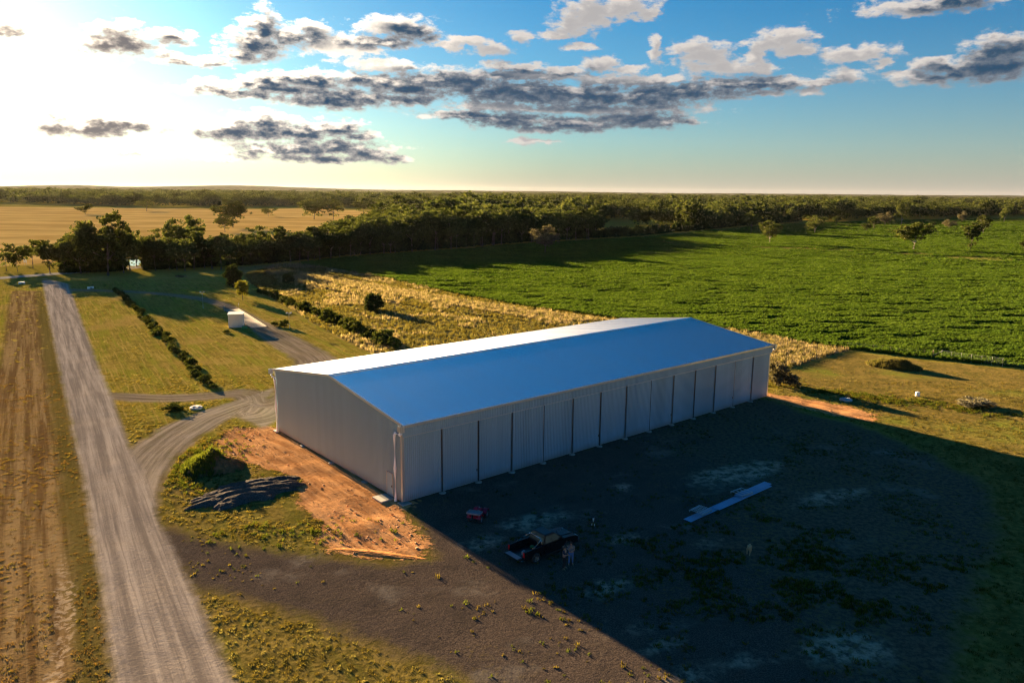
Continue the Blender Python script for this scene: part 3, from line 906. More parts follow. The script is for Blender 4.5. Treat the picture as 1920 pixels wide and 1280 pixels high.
# ------------------------------------------------------------------ vegetation
def leaf_material(name, dark, light, trans=0.35, var=0.35, nscale=0.5):
    T = new_mat(name)
    geo = T.node('ShaderNodeNewGeometry', None, 'Position')
    rnd = T.node('ShaderNodeObjectInfo', None, 'Random')
    n = T.noise(geo, nscale, 3.0, 0.6)
    isl = T.node('ShaderNodeNewGeometry', None, 'Random Per Island')
    f = T.m('ADD', T.m('MULTIPLY', n, 0.6), T.m('MULTIPLY', isl, 0.4))
    c = T.mix(T.ss(f, 0.25, 0.75), dark, light)
    k = T.lin(rnd, 0.0, 1.0, 1.0 - var, 1.0 + var)
    c = T.vm('SCALE', c, None)
    c.node.inputs['Scale'].default_value = 1.0
    T.l.new(k, c.node.inputs['Scale'])
    d = T.node('ShaderNodeBsdfDiffuse', {'Color': c})
    t = T.node('ShaderNodeBsdfTranslucent', {'Color': T.mix(1.0, c, (1.25, 1.15, 0.6), 'MULTIPLY')})
    finish(T, T.node('ShaderNodeMixShader', {0: trans, 1: d, 2: t}))


leaf_material('leaf_gum', (0.032, 0.045, 0.014), (0.105, 0.118, 0.036))
leaf_material('leaf_forest', (0.030, 0.044, 0.014), (0.092, 0.106, 0.034), 0.3)
leaf_material('leaf_dark', (0.018, 0.030, 0.011), (0.060, 0.072, 0.021), 0.22)
leaf_material('leaf_grey', (0.095, 0.088, 0.058), (0.19, 0.17, 0.11), 0.3)
leaf_material('leaf_bright', (0.075, 0.085, 0.014), (0.19, 0.18, 0.035), 0.4)
leaf_material('leaf_hedge', (0.027, 0.042, 0.012), (0.090, 0.099, 0.024), 0.3)
leaf_material('crop_leaf', (0.045, 0.090, 0.012), (0.105, 0.165, 0.024), 0.35, 0.25, 0.08)
leaf_material('dry_blade', (0.16, 0.128, 0.082), (0.35, 0.285, 0.19), 0.4, 0.3, 0.3)
leaf_material('mixed_blade', (0.072, 0.075, 0.022), (0.19, 0.165, 0.065), 0.4, 0.4, 0.3)
leaf_material('lawn_blade', (0.055, 0.050, 0.010), (0.15, 0.115, 0.028), 0.4, 0.4, 0.3)
leaf_material('brown_blade', (0.070, 0.042, 0.014), (0.14, 0.085, 0.028), 0.4, 0.4, 0.3)
leaf_material('green_blade', (0.030, 0.048, 0.008), (0.095, 0.110, 0.018), 0.4, 0.35, 0.3)
plain('bark', (0.13, 0.10, 0.075), 0.9, var=0.35, scale=2.0, bump=0.5, bscale=9)
plain('bark_pale', (0.34, 0.29, 0.23), 0.85, var=0.35, scale=1.5, bump=0.4, bscale=9)


def leaf_mesh(name, clumps, rng, mat, tall=False):
    """clumps: (cx, cy, cz, rx, ry, rz, count, size); leaf-spray quads through each clump"""
    V = []
    for (cx, cy, cz, rx, ry, rz, n, sz) in clumps:
        d = rng.normal(size=(n, 3))
        d /= np.linalg.norm(d, axis=1)[:, None]
        r = rng.uniform(0.25, 1.0, n) ** 0.55
        c = d * r[:, None] * np.array([rx, ry, rz]) + np.array([cx, cy, cz])
        a = rng.normal(size=(n, 3))
        a /= np.linalg.norm(a, axis=1)[:, None]
        b = np.cross(a, rng.normal(size=(n, 3)))
        b /= np.linalg.norm(b, axis=1)[:, None]
        s = (sz * rng.uniform(0.55, 1.35, n))[:, None]
        w = s * rng.uniform(0.45, 0.8, n)[:, None]
        q = np.stack([c - a * s, c + b * w * 0.9 - a * s * 0.1, c + a * s, c - b * w + a * s * 0.15], 1)
        V.append(q)
    V = np.concatenate(V).reshape(-1, 3)
    V[:, 2] = np.maximum(V[:, 2], 0.03)
    nq = len(V) // 4
    me = bpy.data.meshes.new(name)
    me.vertices.add(len(V))
    me.vertices.foreach_set('co', V.astype(np.float32).ravel())
    me.loops.add(len(V))
    me.loops.foreach_set('vertex_index', np.arange(len(V), dtype=np.int32))
    me.polygons.add(nq)
    me.polygons.foreach_set('loop_start', np.arange(0, len(V), 4, dtype=np.int32))
    me.polygons.foreach_set('loop_total', np.full(nq, 4, np.int32))
    me.update()
    me.materials.append(MAT[mat])
    return me


def gum_proto(seed, H=16.0, spread=0.34, fork=0.3, limbs=4, leaf='leaf_gum', bark='bark', per=70, size=0.42, flat=0.62, dens=1.0, skirt=0.0):
    """eucalypt: short trunk, rising limbs, foliage in tufts at their ends; returns trunk and crown meshes, base at origin"""
    rng = np.random.default_rng(seed)
    mb = MB()
    k = H / 16.0
    lean = rng.uniform(-0.05, 0.05, 2)
    fz = H * fork
    base = Vector((0, 0, -0.25))
    mid = Vector((lean[0] * fz * .5, lean[1] * fz * .5, fz * 0.5))
    fk = Vector((lean[0] * fz, lean[1] * fz, fz))
    r0 = 0.34 * k
    mb.tube([base, Vector((0, 0, 0.3 * k)), mid, fk], [r0 * 1.35, r0, r0 * 0.82, r0 * 0.72], 7)
    clumps = []
    a0 = rng.uniform(0, 6.28)
    for i in range(limbs):
        az = a0 + 6.283 * i / limbs + rng.uniform(-0.4, 0.4)
        lead = i == 0
        reach = H * spread * rng.uniform(0.55, 1.0) * (0.35 if lead else 1.0)
        topz = H * (rng.uniform(0.9, 0.97) if lead else rng.uniform(0.58, 0.88))
        tip = Vector((math.cos(az) * reach, math.sin(az) * reach, topz - 0.06 * H))
        bend = fk.lerp(tip, 0.5) + Vector((math.cos(az), math.sin(az), 0.0)) * reach * 0.10 - Vector((0, 0, 0.02 * H))
        mb.tube([fk - Vector((0, 0, 0.15 * k)), bend, tip], [r0 * 0.55, r0 * 0.36, r0 * 0.14], 5, cap=False)
        subs = [tip]
        for j in range(rng.integers(3, 5) + (4 if lead else 0)):
            t = rng.uniform(0.22 if lead else 0.42, 0.92)
            o = (fk.lerp(bend, t * 2) if t < 0.5 else bend.lerp(tip, t * 2 - 1))
            a2 = az + rng.uniform(-1.5, 1.5)
            L = H * rng.uniform(0.09, 0.19)
            e = o + Vector((math.cos(a2) * L, math.sin(a2) * L, L * rng.uniform(0.1, 0.75)))
            mb.tube([o, o.lerp(e, .6) + Vector((0, 0, .03 * H * rng.uniform(-1, .4))), e], [r0 * 0.22, r0 * 0.15, r0 * 0.07], 4, cap=False)
            subs.append(e)
        for t in (0.35, 0.55, 0.75, 0.92):
            o = (fk.lerp(bend, t * 2) if t < 0.5 else bend.lerp(tip, t * 2 - 1))
            subs.append(o + Vector(rng.normal(size=3)) * H * 0.035 + Vector((0, 0, H * 0.03)))
        for e in subs:
            rr = H * rng.uniform(0.060, 0.100)
            clumps.append((e.x, e.y, e.z + rr * 0.2, rr * rng.uniform(0.9, 1.3), rr * rng.uniform(0.9, 1.3), rr * flat * rng.uniform(0.8, 1.2), int(per * dens * rng.uniform(0.8, 1.2)), size * k))
            for _ in range(2):
                d = rng.normal(size=3) * rr * 1.0
                clumps.append((e.x + d[0], e.y + d[1], e.z + d[2] * 0.6, rr * 0.55, rr * 0.55, rr * 0.4, int(per * dens * 0.4), size * k * 0.85))
    if skirt:
        for _ in range(int(10 * skirt)):
            a, r = rng.uniform(0, 6.28), H * spread * rng.uniform(0.2, 0.7)
            rr = H * rng.uniform(0.07, 0.11)
            clumps.append((math.cos(a) * r, math.sin(a) * r, H * rng.uniform(0.16, 0.5), rr, rr, rr * 0.8, int(per * 0.6), size * k))
    me_c = leaf_mesh('crown', clumps, rng, leaf)
    me_t = bpy.data.meshes.new('trunk')
    me_t.from_pydata(mb.v, [], mb.f)
    me_t.polygons.foreach_set('use_smooth', [True] * len(me_t.polygons))
    me_t.materials.append(MAT[bark])
    return me_t, me_c


def bush_proto(seed, w=1.0, h=1.0, leaf='leaf_hedge', n=26, per=26, size=0.10, stem=0.08):
    """rounded shrub about w wide and h tall, base at origin"""
    rng = np.random.default_rng(seed)
    mb = MB()
    clumps = []
    for i in range(n):
        a = rng.uniform(0, 6.28)
        z = rng.uniform(0.12, 0.88)
        r = w * 0.5 * math.sqrt(max(0.05, 1 - (2 * z - 0.85) ** 2)) * rng.uniform(0.35, 0.85)
        rr = w * rng.uniform(0.13, 0.21)
        clumps.append((math.cos(a) * r, math.sin(a) * r, z * h, rr, rr, rr * 0.85, per, size))
        if i % 5 == 0:
            mb.tube([(0, 0, -0.05), (math.cos(a) * r * 0.4, math.sin(a) * r * 0.4, z * h * 0.5), (math.cos(a) * r, math.sin(a) * r, z * h)], [stem * .5, stem * .35, stem * .15], 4, cap=False)
    me_c = leaf_mesh('foliage', clumps, rng, leaf)
    me_t = bpy.data.meshes.new('stem')
    me_t.from_pydata(mb.v, [], mb.f)
    me_t.materials.append(MAT['bark'])
    return me_t, me_c


def put_plant(name, parts, label, cat, xy, height=None, proto_h=1.0, rz=0.0, group=None, sx=1.0, z=0.0):
    """one plant with its two parts, sharing the prototype meshes"""
    k = (height or proto_h) / proto_h
    o = thing(name, label, cat, (xy[0], xy[1], z), rz, group)
    o.scale = (k * sx, k * sx, k)
    for (pn, me) in parts:
        c = bpy.data.objects.new(pn, me)
        COL.objects.link(c)
        c.parent = o
    return o


def scatter(name, pts, scl, proto_meshes, label, cat, seed=1, kind='stuff', tilt=0.0):
    """ONE object of ground cover: instances of small meshes on points"""
    rng = np.random.default_rng(seed)
    col = bpy.data.collections.new(name + '_shapes')
    for i, me in enumerate(proto_meshes):
        col.objects.link(bpy.data.objects.new('%s_shape_%02d' % (name, i), me))
    n = len(pts)
    me = bpy.data.meshes.new(name)
    me.vertices.add(n)
    me.vertices.foreach_set('co', np.asarray(pts, np.float32).ravel())
    a = me.attributes.new('rot', 'FLOAT_VECTOR', 'POINT')
    rot = np.zeros((n, 3), np.float32)
    rot[:, 2] = rng.uniform(0, 6.283, n)
    rot[:, 0] = rng.normal(0, tilt, n)
    a.data.foreach_set('vector', rot.ravel())
    a = me.attributes.new('scl', 'FLOAT_VECTOR', 'POINT')
    s = np.asarray(scl, np.float32)
    if s.ndim == 1:
        s = np.stack([s, s, s], 1)
    a.data.foreach_set('vector', s.ravel())
    a = me.attributes.new('pick', 'INT', 'POINT')
    a.data.foreach_set('value', rng.integers(0, len(proto_meshes), n).astype(np.int32))
    o = bpy.data.objects.new(name, me)
    COL.objects.link(o)
    tag(o, label, cat, kind=kind)
    t = bpy.data.node_groups.new(name + '_nodes', 'GeometryNodeTree')
    t.interface.new_socket('Geometry', in_out='INPUT', socket_type='NodeSocketGeometry')
    t.interface.new_socket('Geometry', in_out='OUTPUT', socket_type='NodeSocketGeometry')
    gi, go = t.nodes.new('NodeGroupInput'), t.nodes.new('NodeGroupOutput')
    ip = t.nodes.new('GeometryNodeInstanceOnPoints')
    ci = t.nodes.new('GeometryNodeCollectionInfo')
    ci.inputs['Collection'].default_value = col
    ci.inputs['Separate Children'].default_value = True
    ci.inputs['Reset Children'].default_value = True
    ip.inputs['Pick Instance'].default_value = True

    def named(nm, ty):
        nd = t.nodes.new('GeometryNodeInputNamedAttribute')
        nd.data_type = ty
        nd.inputs[0].default_value = nm
        return nd.outputs[0]
    t.links.new(gi.outputs[0], ip.inputs['Points'])
    t.links.new(ci.outputs[0], ip.inputs['Instance'])
    t.links.new(named('pick', 'INT'), ip.inputs['Instance Index'])
    t.links.new(named('rot', 'FLOAT_VECTOR'), ip.inputs['Rotation'])
    t.links.new(named('scl', 'FLOAT_VECTOR'), ip.inputs['Scale'])
    t.links.new(ip.outputs[0], go.inputs[0])
    md = o.modifiers.new('scatter', 'NODES')
    md.node_group = t
    return o


# --- prototypes
GUM_H = 16.0
GUMS = [gum_proto(11 + i, GUM_H, [0.44, 0.38, 0.46, 0.40, 0.34, 0.46][i], [0.30, 0.34, 0.24, 0.38, 0.30, 0.27][i], [5, 4, 5, 4, 4, 5][i], per=60, size=0.40, skirt=[0.5, 0.2, 0.9, 0.5, 0.2, 0.8][i]) for i in range(6)]
WOOD = [gum_proto(41 + i, GUM_H, [0.27, 0.24, 0.30, 0.26, 0.32, 0.25, 0.29, 0.31][i], [0.36, 0.42, 0.33, 0.38, 0.30, 0.44, 0.36, 0.28][i], [5, 4, 5, 5, 6, 4, 5, 6][i], 'leaf_forest', per=30, size=0.52, flat=0.75, dens=1.0, skirt=[0.2, 0.4, 0.3, 0.6, 0.3, 0.2, 0.5, 0.7][i]) for i in range(8)]
GREY = gum_proto(71, GUM_H, 0.40, 0.26, 6, 'leaf_grey', per=60, size=0.42, flat=0.95)
BIG = [gum_proto(95 + i, GUM_H, 0.44, 0.26, 7, per=62, size=0.38, flat=0.68, skirt=1.1) for i in range(2)]
PALE = [gum_proto(81 + i, GUM_H, 0.36, 0.22, 5, 'leaf_gum', 'bark_pale', per=54, size=0.40, flat=0.75) for i in range(3)]


def gum(px, py, top, kind, label, group=None, seed=0, name='gum_tree', cat='tree', wide=1.0):
    x, y = gp(px, py)
    lo, hi = 0.5, 60.0
    for _ in range(40):
        mid = (lo + hi) / 2
        d = Vector((x, y, mid - CAM_H))
        yy = 640 - FOCAL * d.dot(_up) / d.dot(_fw)
        lo, hi = (mid, hi) if yy > top else (lo, mid)
    pr = kind
    return put_plant(name, (('trunk', pr[0]), ('crown', pr[1])), label, cat, (x, y), lo, GUM_H, seed * 1.9, group, wide)


def nth(i):
    k = i + 1
    return '%d%s' % (k, 'th' if 10 < k % 100 < 14 else {1: 'st', 2: 'nd', 3: 'rd'}.get(k % 10, 'th'))


def build_trees():
    G, Wd, P = GUMS, WOOD, PALE
    rb = 'gum trees along the sealed road'
    gum(12, 508, 455, G[3], 'gum tree at the left edge of the view, in front of the golden paddock', rb, 1)
    gum(33, 509, 463, G[4], 'short slim gum tree second from the left edge of the view', rb, 2)
    gum(62, 503, 446, G[1], 'flat-topped slim gum tree left of the gravel road junction', rb, 3, wide=1.1)
    gum(94, 513, 446, G[4], 'spreading slim gum tree directly behind the gravel road junction', rb, 4, wide=1.3)
    gum(152, 513, 430, BIG[1], 'broad dark gum tree left of the tallest roadside tree', rb, 5, wide=1.25)
    gum(203, 517, 394, BIG[0], 'tallest roadside gum tree with thick leaning trunk and layered crown', rb, 6, wide=1.15)
    gum(176, 508, 436, G[5], 'dark gum tree tucked behind the tallest roadside tree', rb, 7, wide=1.1)
    gum(232, 512, 428, G[0], 'dark leaning gum tree just right of the tallest roadside tree', rb, 8)
    gum(268, 506, 440, WOOD[6], 'bushy gum tree on the right bank of the glinting pond', rb, 9, wide=1.2)
    gum(292, 508, 440, WOOD[3], 'dense dark gum tree second right of the glinting pond', rb, 10, wide=1.2)
    gum(318, 505, 444, WOOD[7], 'low dense gum tree in front of the tall domed gum', rb, 11, wide=1.3)
    gum(353, 492, 399, BIG[1], 'tall domed gum tree rising above the roadside belt', rb, 12, wide=0.9)
    gum(318, 478, 422, G[4], 'small rounded gum tree left of the tall domed gum', rb, 13)
    gum(347, 508, 446, WOOD[4], 'dark gum tree with bare trunk below the tall domed gum', rb, 14, wide=1.2)
    gum(384, 503, 425, G[5], 'wide dark gum tree right of the tall domed gum', rb, 15, wide=1.1)
    gum(415, 506, 440, WOOD[1], 'bushy gum tree behind and left of the round dark bush', rb, 16, wide=1.3)
    gum(455, 498, 436, G[3], 'gum tree behind and right of the round dark bush', rb, 17)
    gum(492, 490, 419, G[4], 'open airy gum tree at the gap in the roadside belt', rb, 18, wide=1.2)
    gum(530, 489, 421, G[0], 'rounded gum tree right of the gap in the roadside belt', rb, 19)
    gum(562, 489, 432, WOOD[5], 'dark gum tree with pale trunk at the head of the crop field', rb, 20, wide=1.2)
    gum(600, 486, 420, G[1], 'broad dense gum tree at the near corner of the crop field', rb, 21, wide=1.4)
    fill = [(122, 512, 452, 6), (140, 510, 446, 3), (166, 511, 448, 7), (190, 507, 440, 0), (216, 509, 444, 4), (244, 507, 446, 2), (256, 500, 444, 6), (280, 504, 447, 1), (304, 505, 449, 7), (332, 506, 450, 3), (364, 504, 443, 5), (398, 504, 441, 6), (432, 501, 444, 7), (472, 497, 446, 3), (508, 493, 447, 6), (545, 491, 441, 1), (578, 489, 436, 4), (620, 487, 424, 2)]
    for n, (px, py, tp, k) in enumerate(fill):
        gum(px, py, tp, Wd[k], 'dark bushy gum tree low in the roadside belt, %s from the left' % nth(n), 'bushy trees low in the roadside belt', n + 50, wide=1.7)
    pt = 'scattered trees on the golden paddock'
    gum(160, 402, 381, G[4], 'dark rounded tree alone far out at left on the golden paddock', pt, 22, wide=1.95)
    gum(437, 427, 371, BIG[1], 'large gum tree with forked trunk on the golden paddock', pt, 23, wide=1.23)
    gum(422, 435, 400, G[4], 'small gum tree standing left of the large forked paddock tree', pt, 24, wide=1.56)
    gum(503, 406, 388, G[5], 'small dark tree between the large forked tree and the paddock pair', pt, 25, wide=1.82)
    gum(589, 411, 370, BIG[0], 'left tree of the spreading pair on the golden paddock', pt, 26, wide=1.69)
    gum(625, 412, 374, G[3], 'right tree of the spreading pair on the golden paddock', pt, 27, wide=1.43)
    gum(574, 401, 382, G[1], 'small tree behind the spreading pair on the golden paddock', pt, 28, wide=1.69)
    gum(275, 396, 372, G[1], 'dark tree at the far edge of the golden paddock, left half', pt, 29, wide=1.82)
    gum(682, 405, 368, G[1], 'pale-trunked gum tree at the right end of the golden paddock', pt, 30, wide=1.30)
    ct = 'trees standing in the green crop'
    gum(1022, 475, 420, GREY, 'lone domed grey-leaved tree at the crop edge before the forest', None, 31, wide=1.25)
    gum(1443, 457, 410, P[0], 'pale-trunked gum tree in the crop, leftmost of the crop trees', ct, 32, wide=1.25)
    gum(1527, 438, 403, P[1], 'wide golden-lit tree in the crop with foliage down to the ground', ct, 33, wide=1.56)
    gum(1568, 423, 404, WOOD[6], 'small dark tree in the crop right of the wide golden-lit tree', ct, 34, wide=1.3)
    gum(1624, 433, 418, WOOD[7], 'low left half of a tree pair in the crop', ct, 35, wide=1.6)
    gum(1638, 431, 405, WOOD[3], 'taller right half of a tree pair in the crop', ct, 36, wide=1.38)
    gum(1659, 424, 396, GREY, 'grey-green tree just right of the tree pair in the crop', ct, 37, wide=1.25)
    gum(1674, 421, 399, WOOD[6], 'small dark tree right of the grey-green crop tree', ct, 38)
    gum(1690, 425, 373, PALE[2], 'tall slim gum tree at the back of the crop', ct, 39, wide=0.7)
    gum(1713, 467, 412, P[2], 'large white-trunked gum tree in the middle of the right crop', ct, 40, wide=1.56)
    gum(1749, 428, 416, WOOD[6], 'tiny round tree right of the large white-trunked gum', ct, 41, wide=1.1)
    gum(1779, 431, 410, GREY, 'rounded brown-green tree left of the slim crop tree', ct, 42, wide=1.38)
    gum(1803, 418, 394, GREY, 'grey tree far back between the rounded tree and the slim tree', ct, 43, wide=0.9)
    gum(1819, 471, 414, WOOD[3], 'tall slim shaggy tree near the right edge of the crop', ct, 44, wide=0.90)
    gum(1843, 438, 401, P[0], 'golden tree on a thin trunk behind the slim shaggy tree', ct, 45, wide=1.00)
    gum(1882, 418, 383, P[1], 'pale bare-trunked gum tree at the far right of the crop', ct, 46, wide=0.8)
    gum(1918, 468, 451, WOOD[6], 'low dark tree cut by the right edge of the view', ct, 47, wide=1.3)
    gum(1408, 437, 394, WOOD[4], 'dark twin-trunked tree at the front of the forest by the crop', None, 48)


def bushes():
    def b(px, py, w, h, me, name, label, cat='bush', rz=0.0, group=None):
        x, y = gp(px, py)
        o = thing(name, label, cat, (x, y, 0), rz, group)
        o.scale = (w, w, h)
        for pn, m in (('stem', me[0]), ('foliage', me[1])):
            c = bpy.data.objects.new(pn, m)
            COL.objects.link(c)
            c.parent = o
        return o
    rd = [bush_proto(120 + i, 1.0, 1.0, 'leaf_dark', 60, 60, 0.05) for i in range(2)]
    yl = bush_proto(131, 1.0, 1.0, 'leaf_bright', 30, 44, 0.06)
    hd = [bush_proto(140 + i, 1.0, 1.0, 'leaf_hedge', 26, 46, 0.065) for i in range(5)]
    dr = bush_proto(151, 1.0, 1.0, 'leaf_grey', 30, 44, 0.06)
    b(438, 538, 5.6, 6.3, rd[0], 'round_bush', 'tall dark rounded bush beyond the white hut, left of the two round ones')
    b(700, 582, 4.7, 3.9, rd[1], 'round_bush', 'ball-shaped dark bush alone in the rough grass behind the shed')
    b(540, 531, 3.6, 2.9, rd[1], 'small_bush', 'small dark bush in the rough grass near the crop corner')
    b(1458, 722, 4.0, 3.3, dr, 'scrubby_bush', 'brown scrubby bush against the far right corner of the shed', rz=1.0)
    b(1480, 722, 3.2, 1.7, dr, 'scrubby_bush', 'lower brown scrub right of the bush at the shed corner', rz=2.0)
    b(1830, 760, 5.0, 0.9, dr, 'scrubby_bush', 'low wide clump of brown scrub in the right paddock', rz=0.3)
    b(533, 613, 2.4, 1.5, hd[0], 'small_bush', 'small dark shrub at the foot of the floodlight post beside the slab')
    b(515, 611, 1.8, 0.9, hd[1], 'small_bush', 'low dark shrub left of the shrub by the floodlight post')
    b(425, 624, 1.5, 0.6, hd[2], 'small_bush', 'low dark shrub in front of the white hut')
    b(330, 768, 3.2, 0.8, hd[3], 'small_bush', 'low flat green shrub beside the pale slab near the left track')
    # sapling on a clear stem
    x, y = gp(455, 562)
    o = thing('sapling', 'yellow-green young tree on a short stem beside the round dark bush', 'tree', (x, y, 0))
    st = MB().tube([(0, 0, -0.1), (0.05, 0, 0.8), (0.0, 0.05, 1.8), (0.1, 0, 3.0)], [0.14, 0.11, 0.09, 0.04], 6)
    st.build('trunk', 'bark', o)
    cr = bpy.data.objects.new('crown', yl[1])
    COL.objects.link(cr)
    cr.parent = o
    cr.location = (0, 0, 0.9)
    cr.scale = (4.2, 4.2, 3.9)
    # planted rows
    rng = random.Random(5)

    def row(a, b2, n, h0, h1, group, label):
        p, q = Vector(gp(*a)), Vector(gp(*b2))
        for i in range(n):
            t = i / (n - 1)
            c = p.lerp(q, t)
            k = h0 + (h1 - h0) * t
            m = hd[rng.randrange(5)]
            o = thing('hedge_shrub', label % nth(n - 1 - i), 'shrub', (c.x + rng.uniform(-.6, .6), c.y + rng.uniform(-.6, .6), 0), rng.uniform(0, 6.28), group)
            k *= rng.choice((0.75, 0.9, 1.0, 1.0, 1.15, 1.3))
            w = k * rng.uniform(1.4, 1.9)
            o.scale = (w, w, k * rng.uniform(0.8, 1.15))
            for pn, mm in (('stem', m[0]), ('foliage', m[1])):
                ch = bpy.data.objects.new(pn, mm)
                COL.objects.link(ch)
                ch.parent = o
    row((219, 545), (397, 727), 78, 0.75, 0.95, 'shrubs in the row between the mown lawns', 'low green shrub in the row between the lawns, %s from its near end')
    row((492, 548), (737, 652), 44, 1.35, 1.9, 'shrubs in the row behind the shed', 'bushy dark shrub in the row behind the shed, %s from its near end')


def forest():
    rng = np.random.default_rng(77)
    POLY = PX((560, 490), (640, 482), (800, 471), (980, 456), (1200, 444), (1400, 424), (1500, 417), (1700, 411), (1900, 407)) + [(900, 1250), (6000, 6500), (-6500, 7500), (-2500, 1250), (-900, 1300), (-560, 1120)] + \
        PX((300, 388), (640, 389), (728, 394), (748, 406), (722, 426), (664, 444), (606, 468))
    pts = []
    # from the front backwards: spacing opens with distance
    for d0, d1, sp_, n in ((250, 420, 6.0, 9000), (420, 800, 8.5, 26000), (800, 1500, 13.0, 30000), (1500, 3000, 22.0, 36000), (3000, 7000, 46.0, 40000)):
        ang = rng.uniform(-0.66, 0.66, n)
        r = np.sqrt(rng.uniform(d0 ** 2, d1 ** 2, n))
        x, y = r * np.sin(ang), r * np.cos(ang)
        s = sd_poly(POLY, x, y)
        k = s > 0
        x, y, r = x[k], y[k], r[k]
        cell = {}
        for i in range(len(x)):
            key = (int(x[i] // sp_), int(y[i] // sp_))
            if key in cell:
                continue
            cell[key] = 1
            pts.append((x[i], y[i], r[i]))
    pts = np.array(pts)
    # thin small clearings
    cl = fbm(pts[:, 0] / 90, pts[:, 1] / 90, 4)
    pts = pts[(cl < 0.62) | (pts[:, 2] < 430)]
    edge = sd_poly(POLY, pts[:, 0], pts[:, 1])
    size = 1 / pts[:, 2] * np.where(edge < 26, 1.6, 1.0)
    order = np.argsort(-size)
    first, rest = order[:225], order[225:]
    rnd = random.Random(3)
    for i in first:
        m = WOOD[rnd.randrange(8)]
        put_plant('forest_tree', (('trunk', m[0]), ('crown', m[1])), 'olive gum tree in the close-grown forest front behind the green crop', 'tree', (pts[i, 0], pts[i, 1]), rnd.uniform(12.5, 19.0) * float(np.interp(math.atan2(pts[i, 0], pts[i, 1]), [-0.24, -0.12], [0.68, 1.0])), GUM_H, rnd.uniform(0, 6.28), 'trees of the forest front', rnd.uniform(0.95, 1.25))
    far = [gum_proto(201 + i, GUM_H, 0.33, 0.3, 5, 'leaf_forest', per=9, size=0.9, flat=0.8, skirt=0.5)[1] for i in range(6)]
    q = pts[rest]
    k = rng.uniform(0.60, 1.15, len(q)) * np.where(rng.uniform(0, 1, len(q)) < 0.08, 1.4, 1.0) * np.interp(q[:, 2], [300, 1500, 5000], [1.0, 1.0, 1.05])
    w = k * np.interp(q[:, 2], [300, 1500, 3000, 7000], [1.2, 1.4, 1.8, 2.6]) * rng.uniform(0.8, 1.25, len(q))
    lowk = np.where(q[:, 2] < 800, np.interp(np.arctan2(q[:, 0], q[:, 1]), [-0.24, -0.12], [0.68, 1.0]), 1.0)
    k = k * lowk
    P3 = np.stack([q[:, 0], q[:, 1], np.zeros(len(q))], 1)
    print('FOREST', len(first), len(rest))
    scatter('woodland', P3, np.stack([w, w, k], 1), far, 'wide olive-green gum woodland reaching back to the horizon', 'woodland', 5)
    # understorey along the front keeps the edge closed
    n = 1900
    t = rng.uniform(0, 1, n)
    fr = np.array(PX((118, 513), (200, 511), (330, 505), (470, 498), (560, 489), (640, 481), (800, 470), (980, 455), (1200, 443), (1400, 423), (1500, 416)))
    seg = np.linspace(0, 1, len(fr))
    x, y = np.interp(t, seg, fr[:, 0]), np.interp(t, seg, fr[:, 1])
    r = np.hypot(x, y)
    dep = rng.uniform(2, 16, n) * np.interp(t, [0, 0.35, 0.5], [0.6, 0.6, 1.0])
    x, y = x + x / r * dep, y + y / r * dep
    pd = gp(252, 493)
    gap = np.abs(np.arctan2(x, y) - math.atan2(pd[0], pd[1])) > 0.011
    x, y, t = x[gap], y[gap], t[gap]
    n = len(x)
    sh = [bush_proto(160 + i, 1.0, 1.0, 'leaf_dark', 20, 16, 0.12)[1] for i in range(3)]
    s = rng.uniform(2.5, 5.5, n) * np.interp(t, [0, 0.3, 0.45], [0.6, 0.75, 1.0])
    scatter('undergrowth', np.stack([x, y, np.zeros(n)], 1), np.stack([s, s, s * rng.uniform(0.8, 1.4, n)], 1), sh, 'dark undergrowth filling the foot of the forest front', 'undergrowth', 6)


def blade_tuft(seed, n, h, spread, w, mat, name='tuft', curl=0.5):
    rng = np.random.default_rng(seed)
    v, f = [], []
    for i in range(n):
        a = rng.uniform(0, 6.28)
        r = spread * math.sqrt(rng.uniform(0, 1)) * 0.6
        bx, by = r * math.cos(a), r * math.sin(a)
        a2 = a + rng.uniform(-0.9, 0.9)
        L = h * rng.uniform(0.55, 1.1)
        ox, oy = math.cos(a2) * L * curl * rng.uniform(.2, 1), math.sin(a2) * L * curl * rng.uniform(.2, 1)
        px, py = -math.sin(a2 + rng.uniform(-1, 1)) * w, math.cos(a2) * w
        k = len(v)
        v += [(bx - px, by - py, -0.02), (bx + px, by + py, -0.02), (bx + ox * .5 + px * .7, by + oy * .5 + py * .7, L * 0.62), (bx + ox, by + oy, L)]
        f += [(k, k + 1, k + 2), (k, k + 2, k + 3)]
    me = bpy.data.meshes.new(name)
    me.from_pydata(v, [], f)
    me.materials.append(MAT[mat])
    return me


def sd_line(line, x, y):
    return np.abs(line_uv(line, x, y)[0])


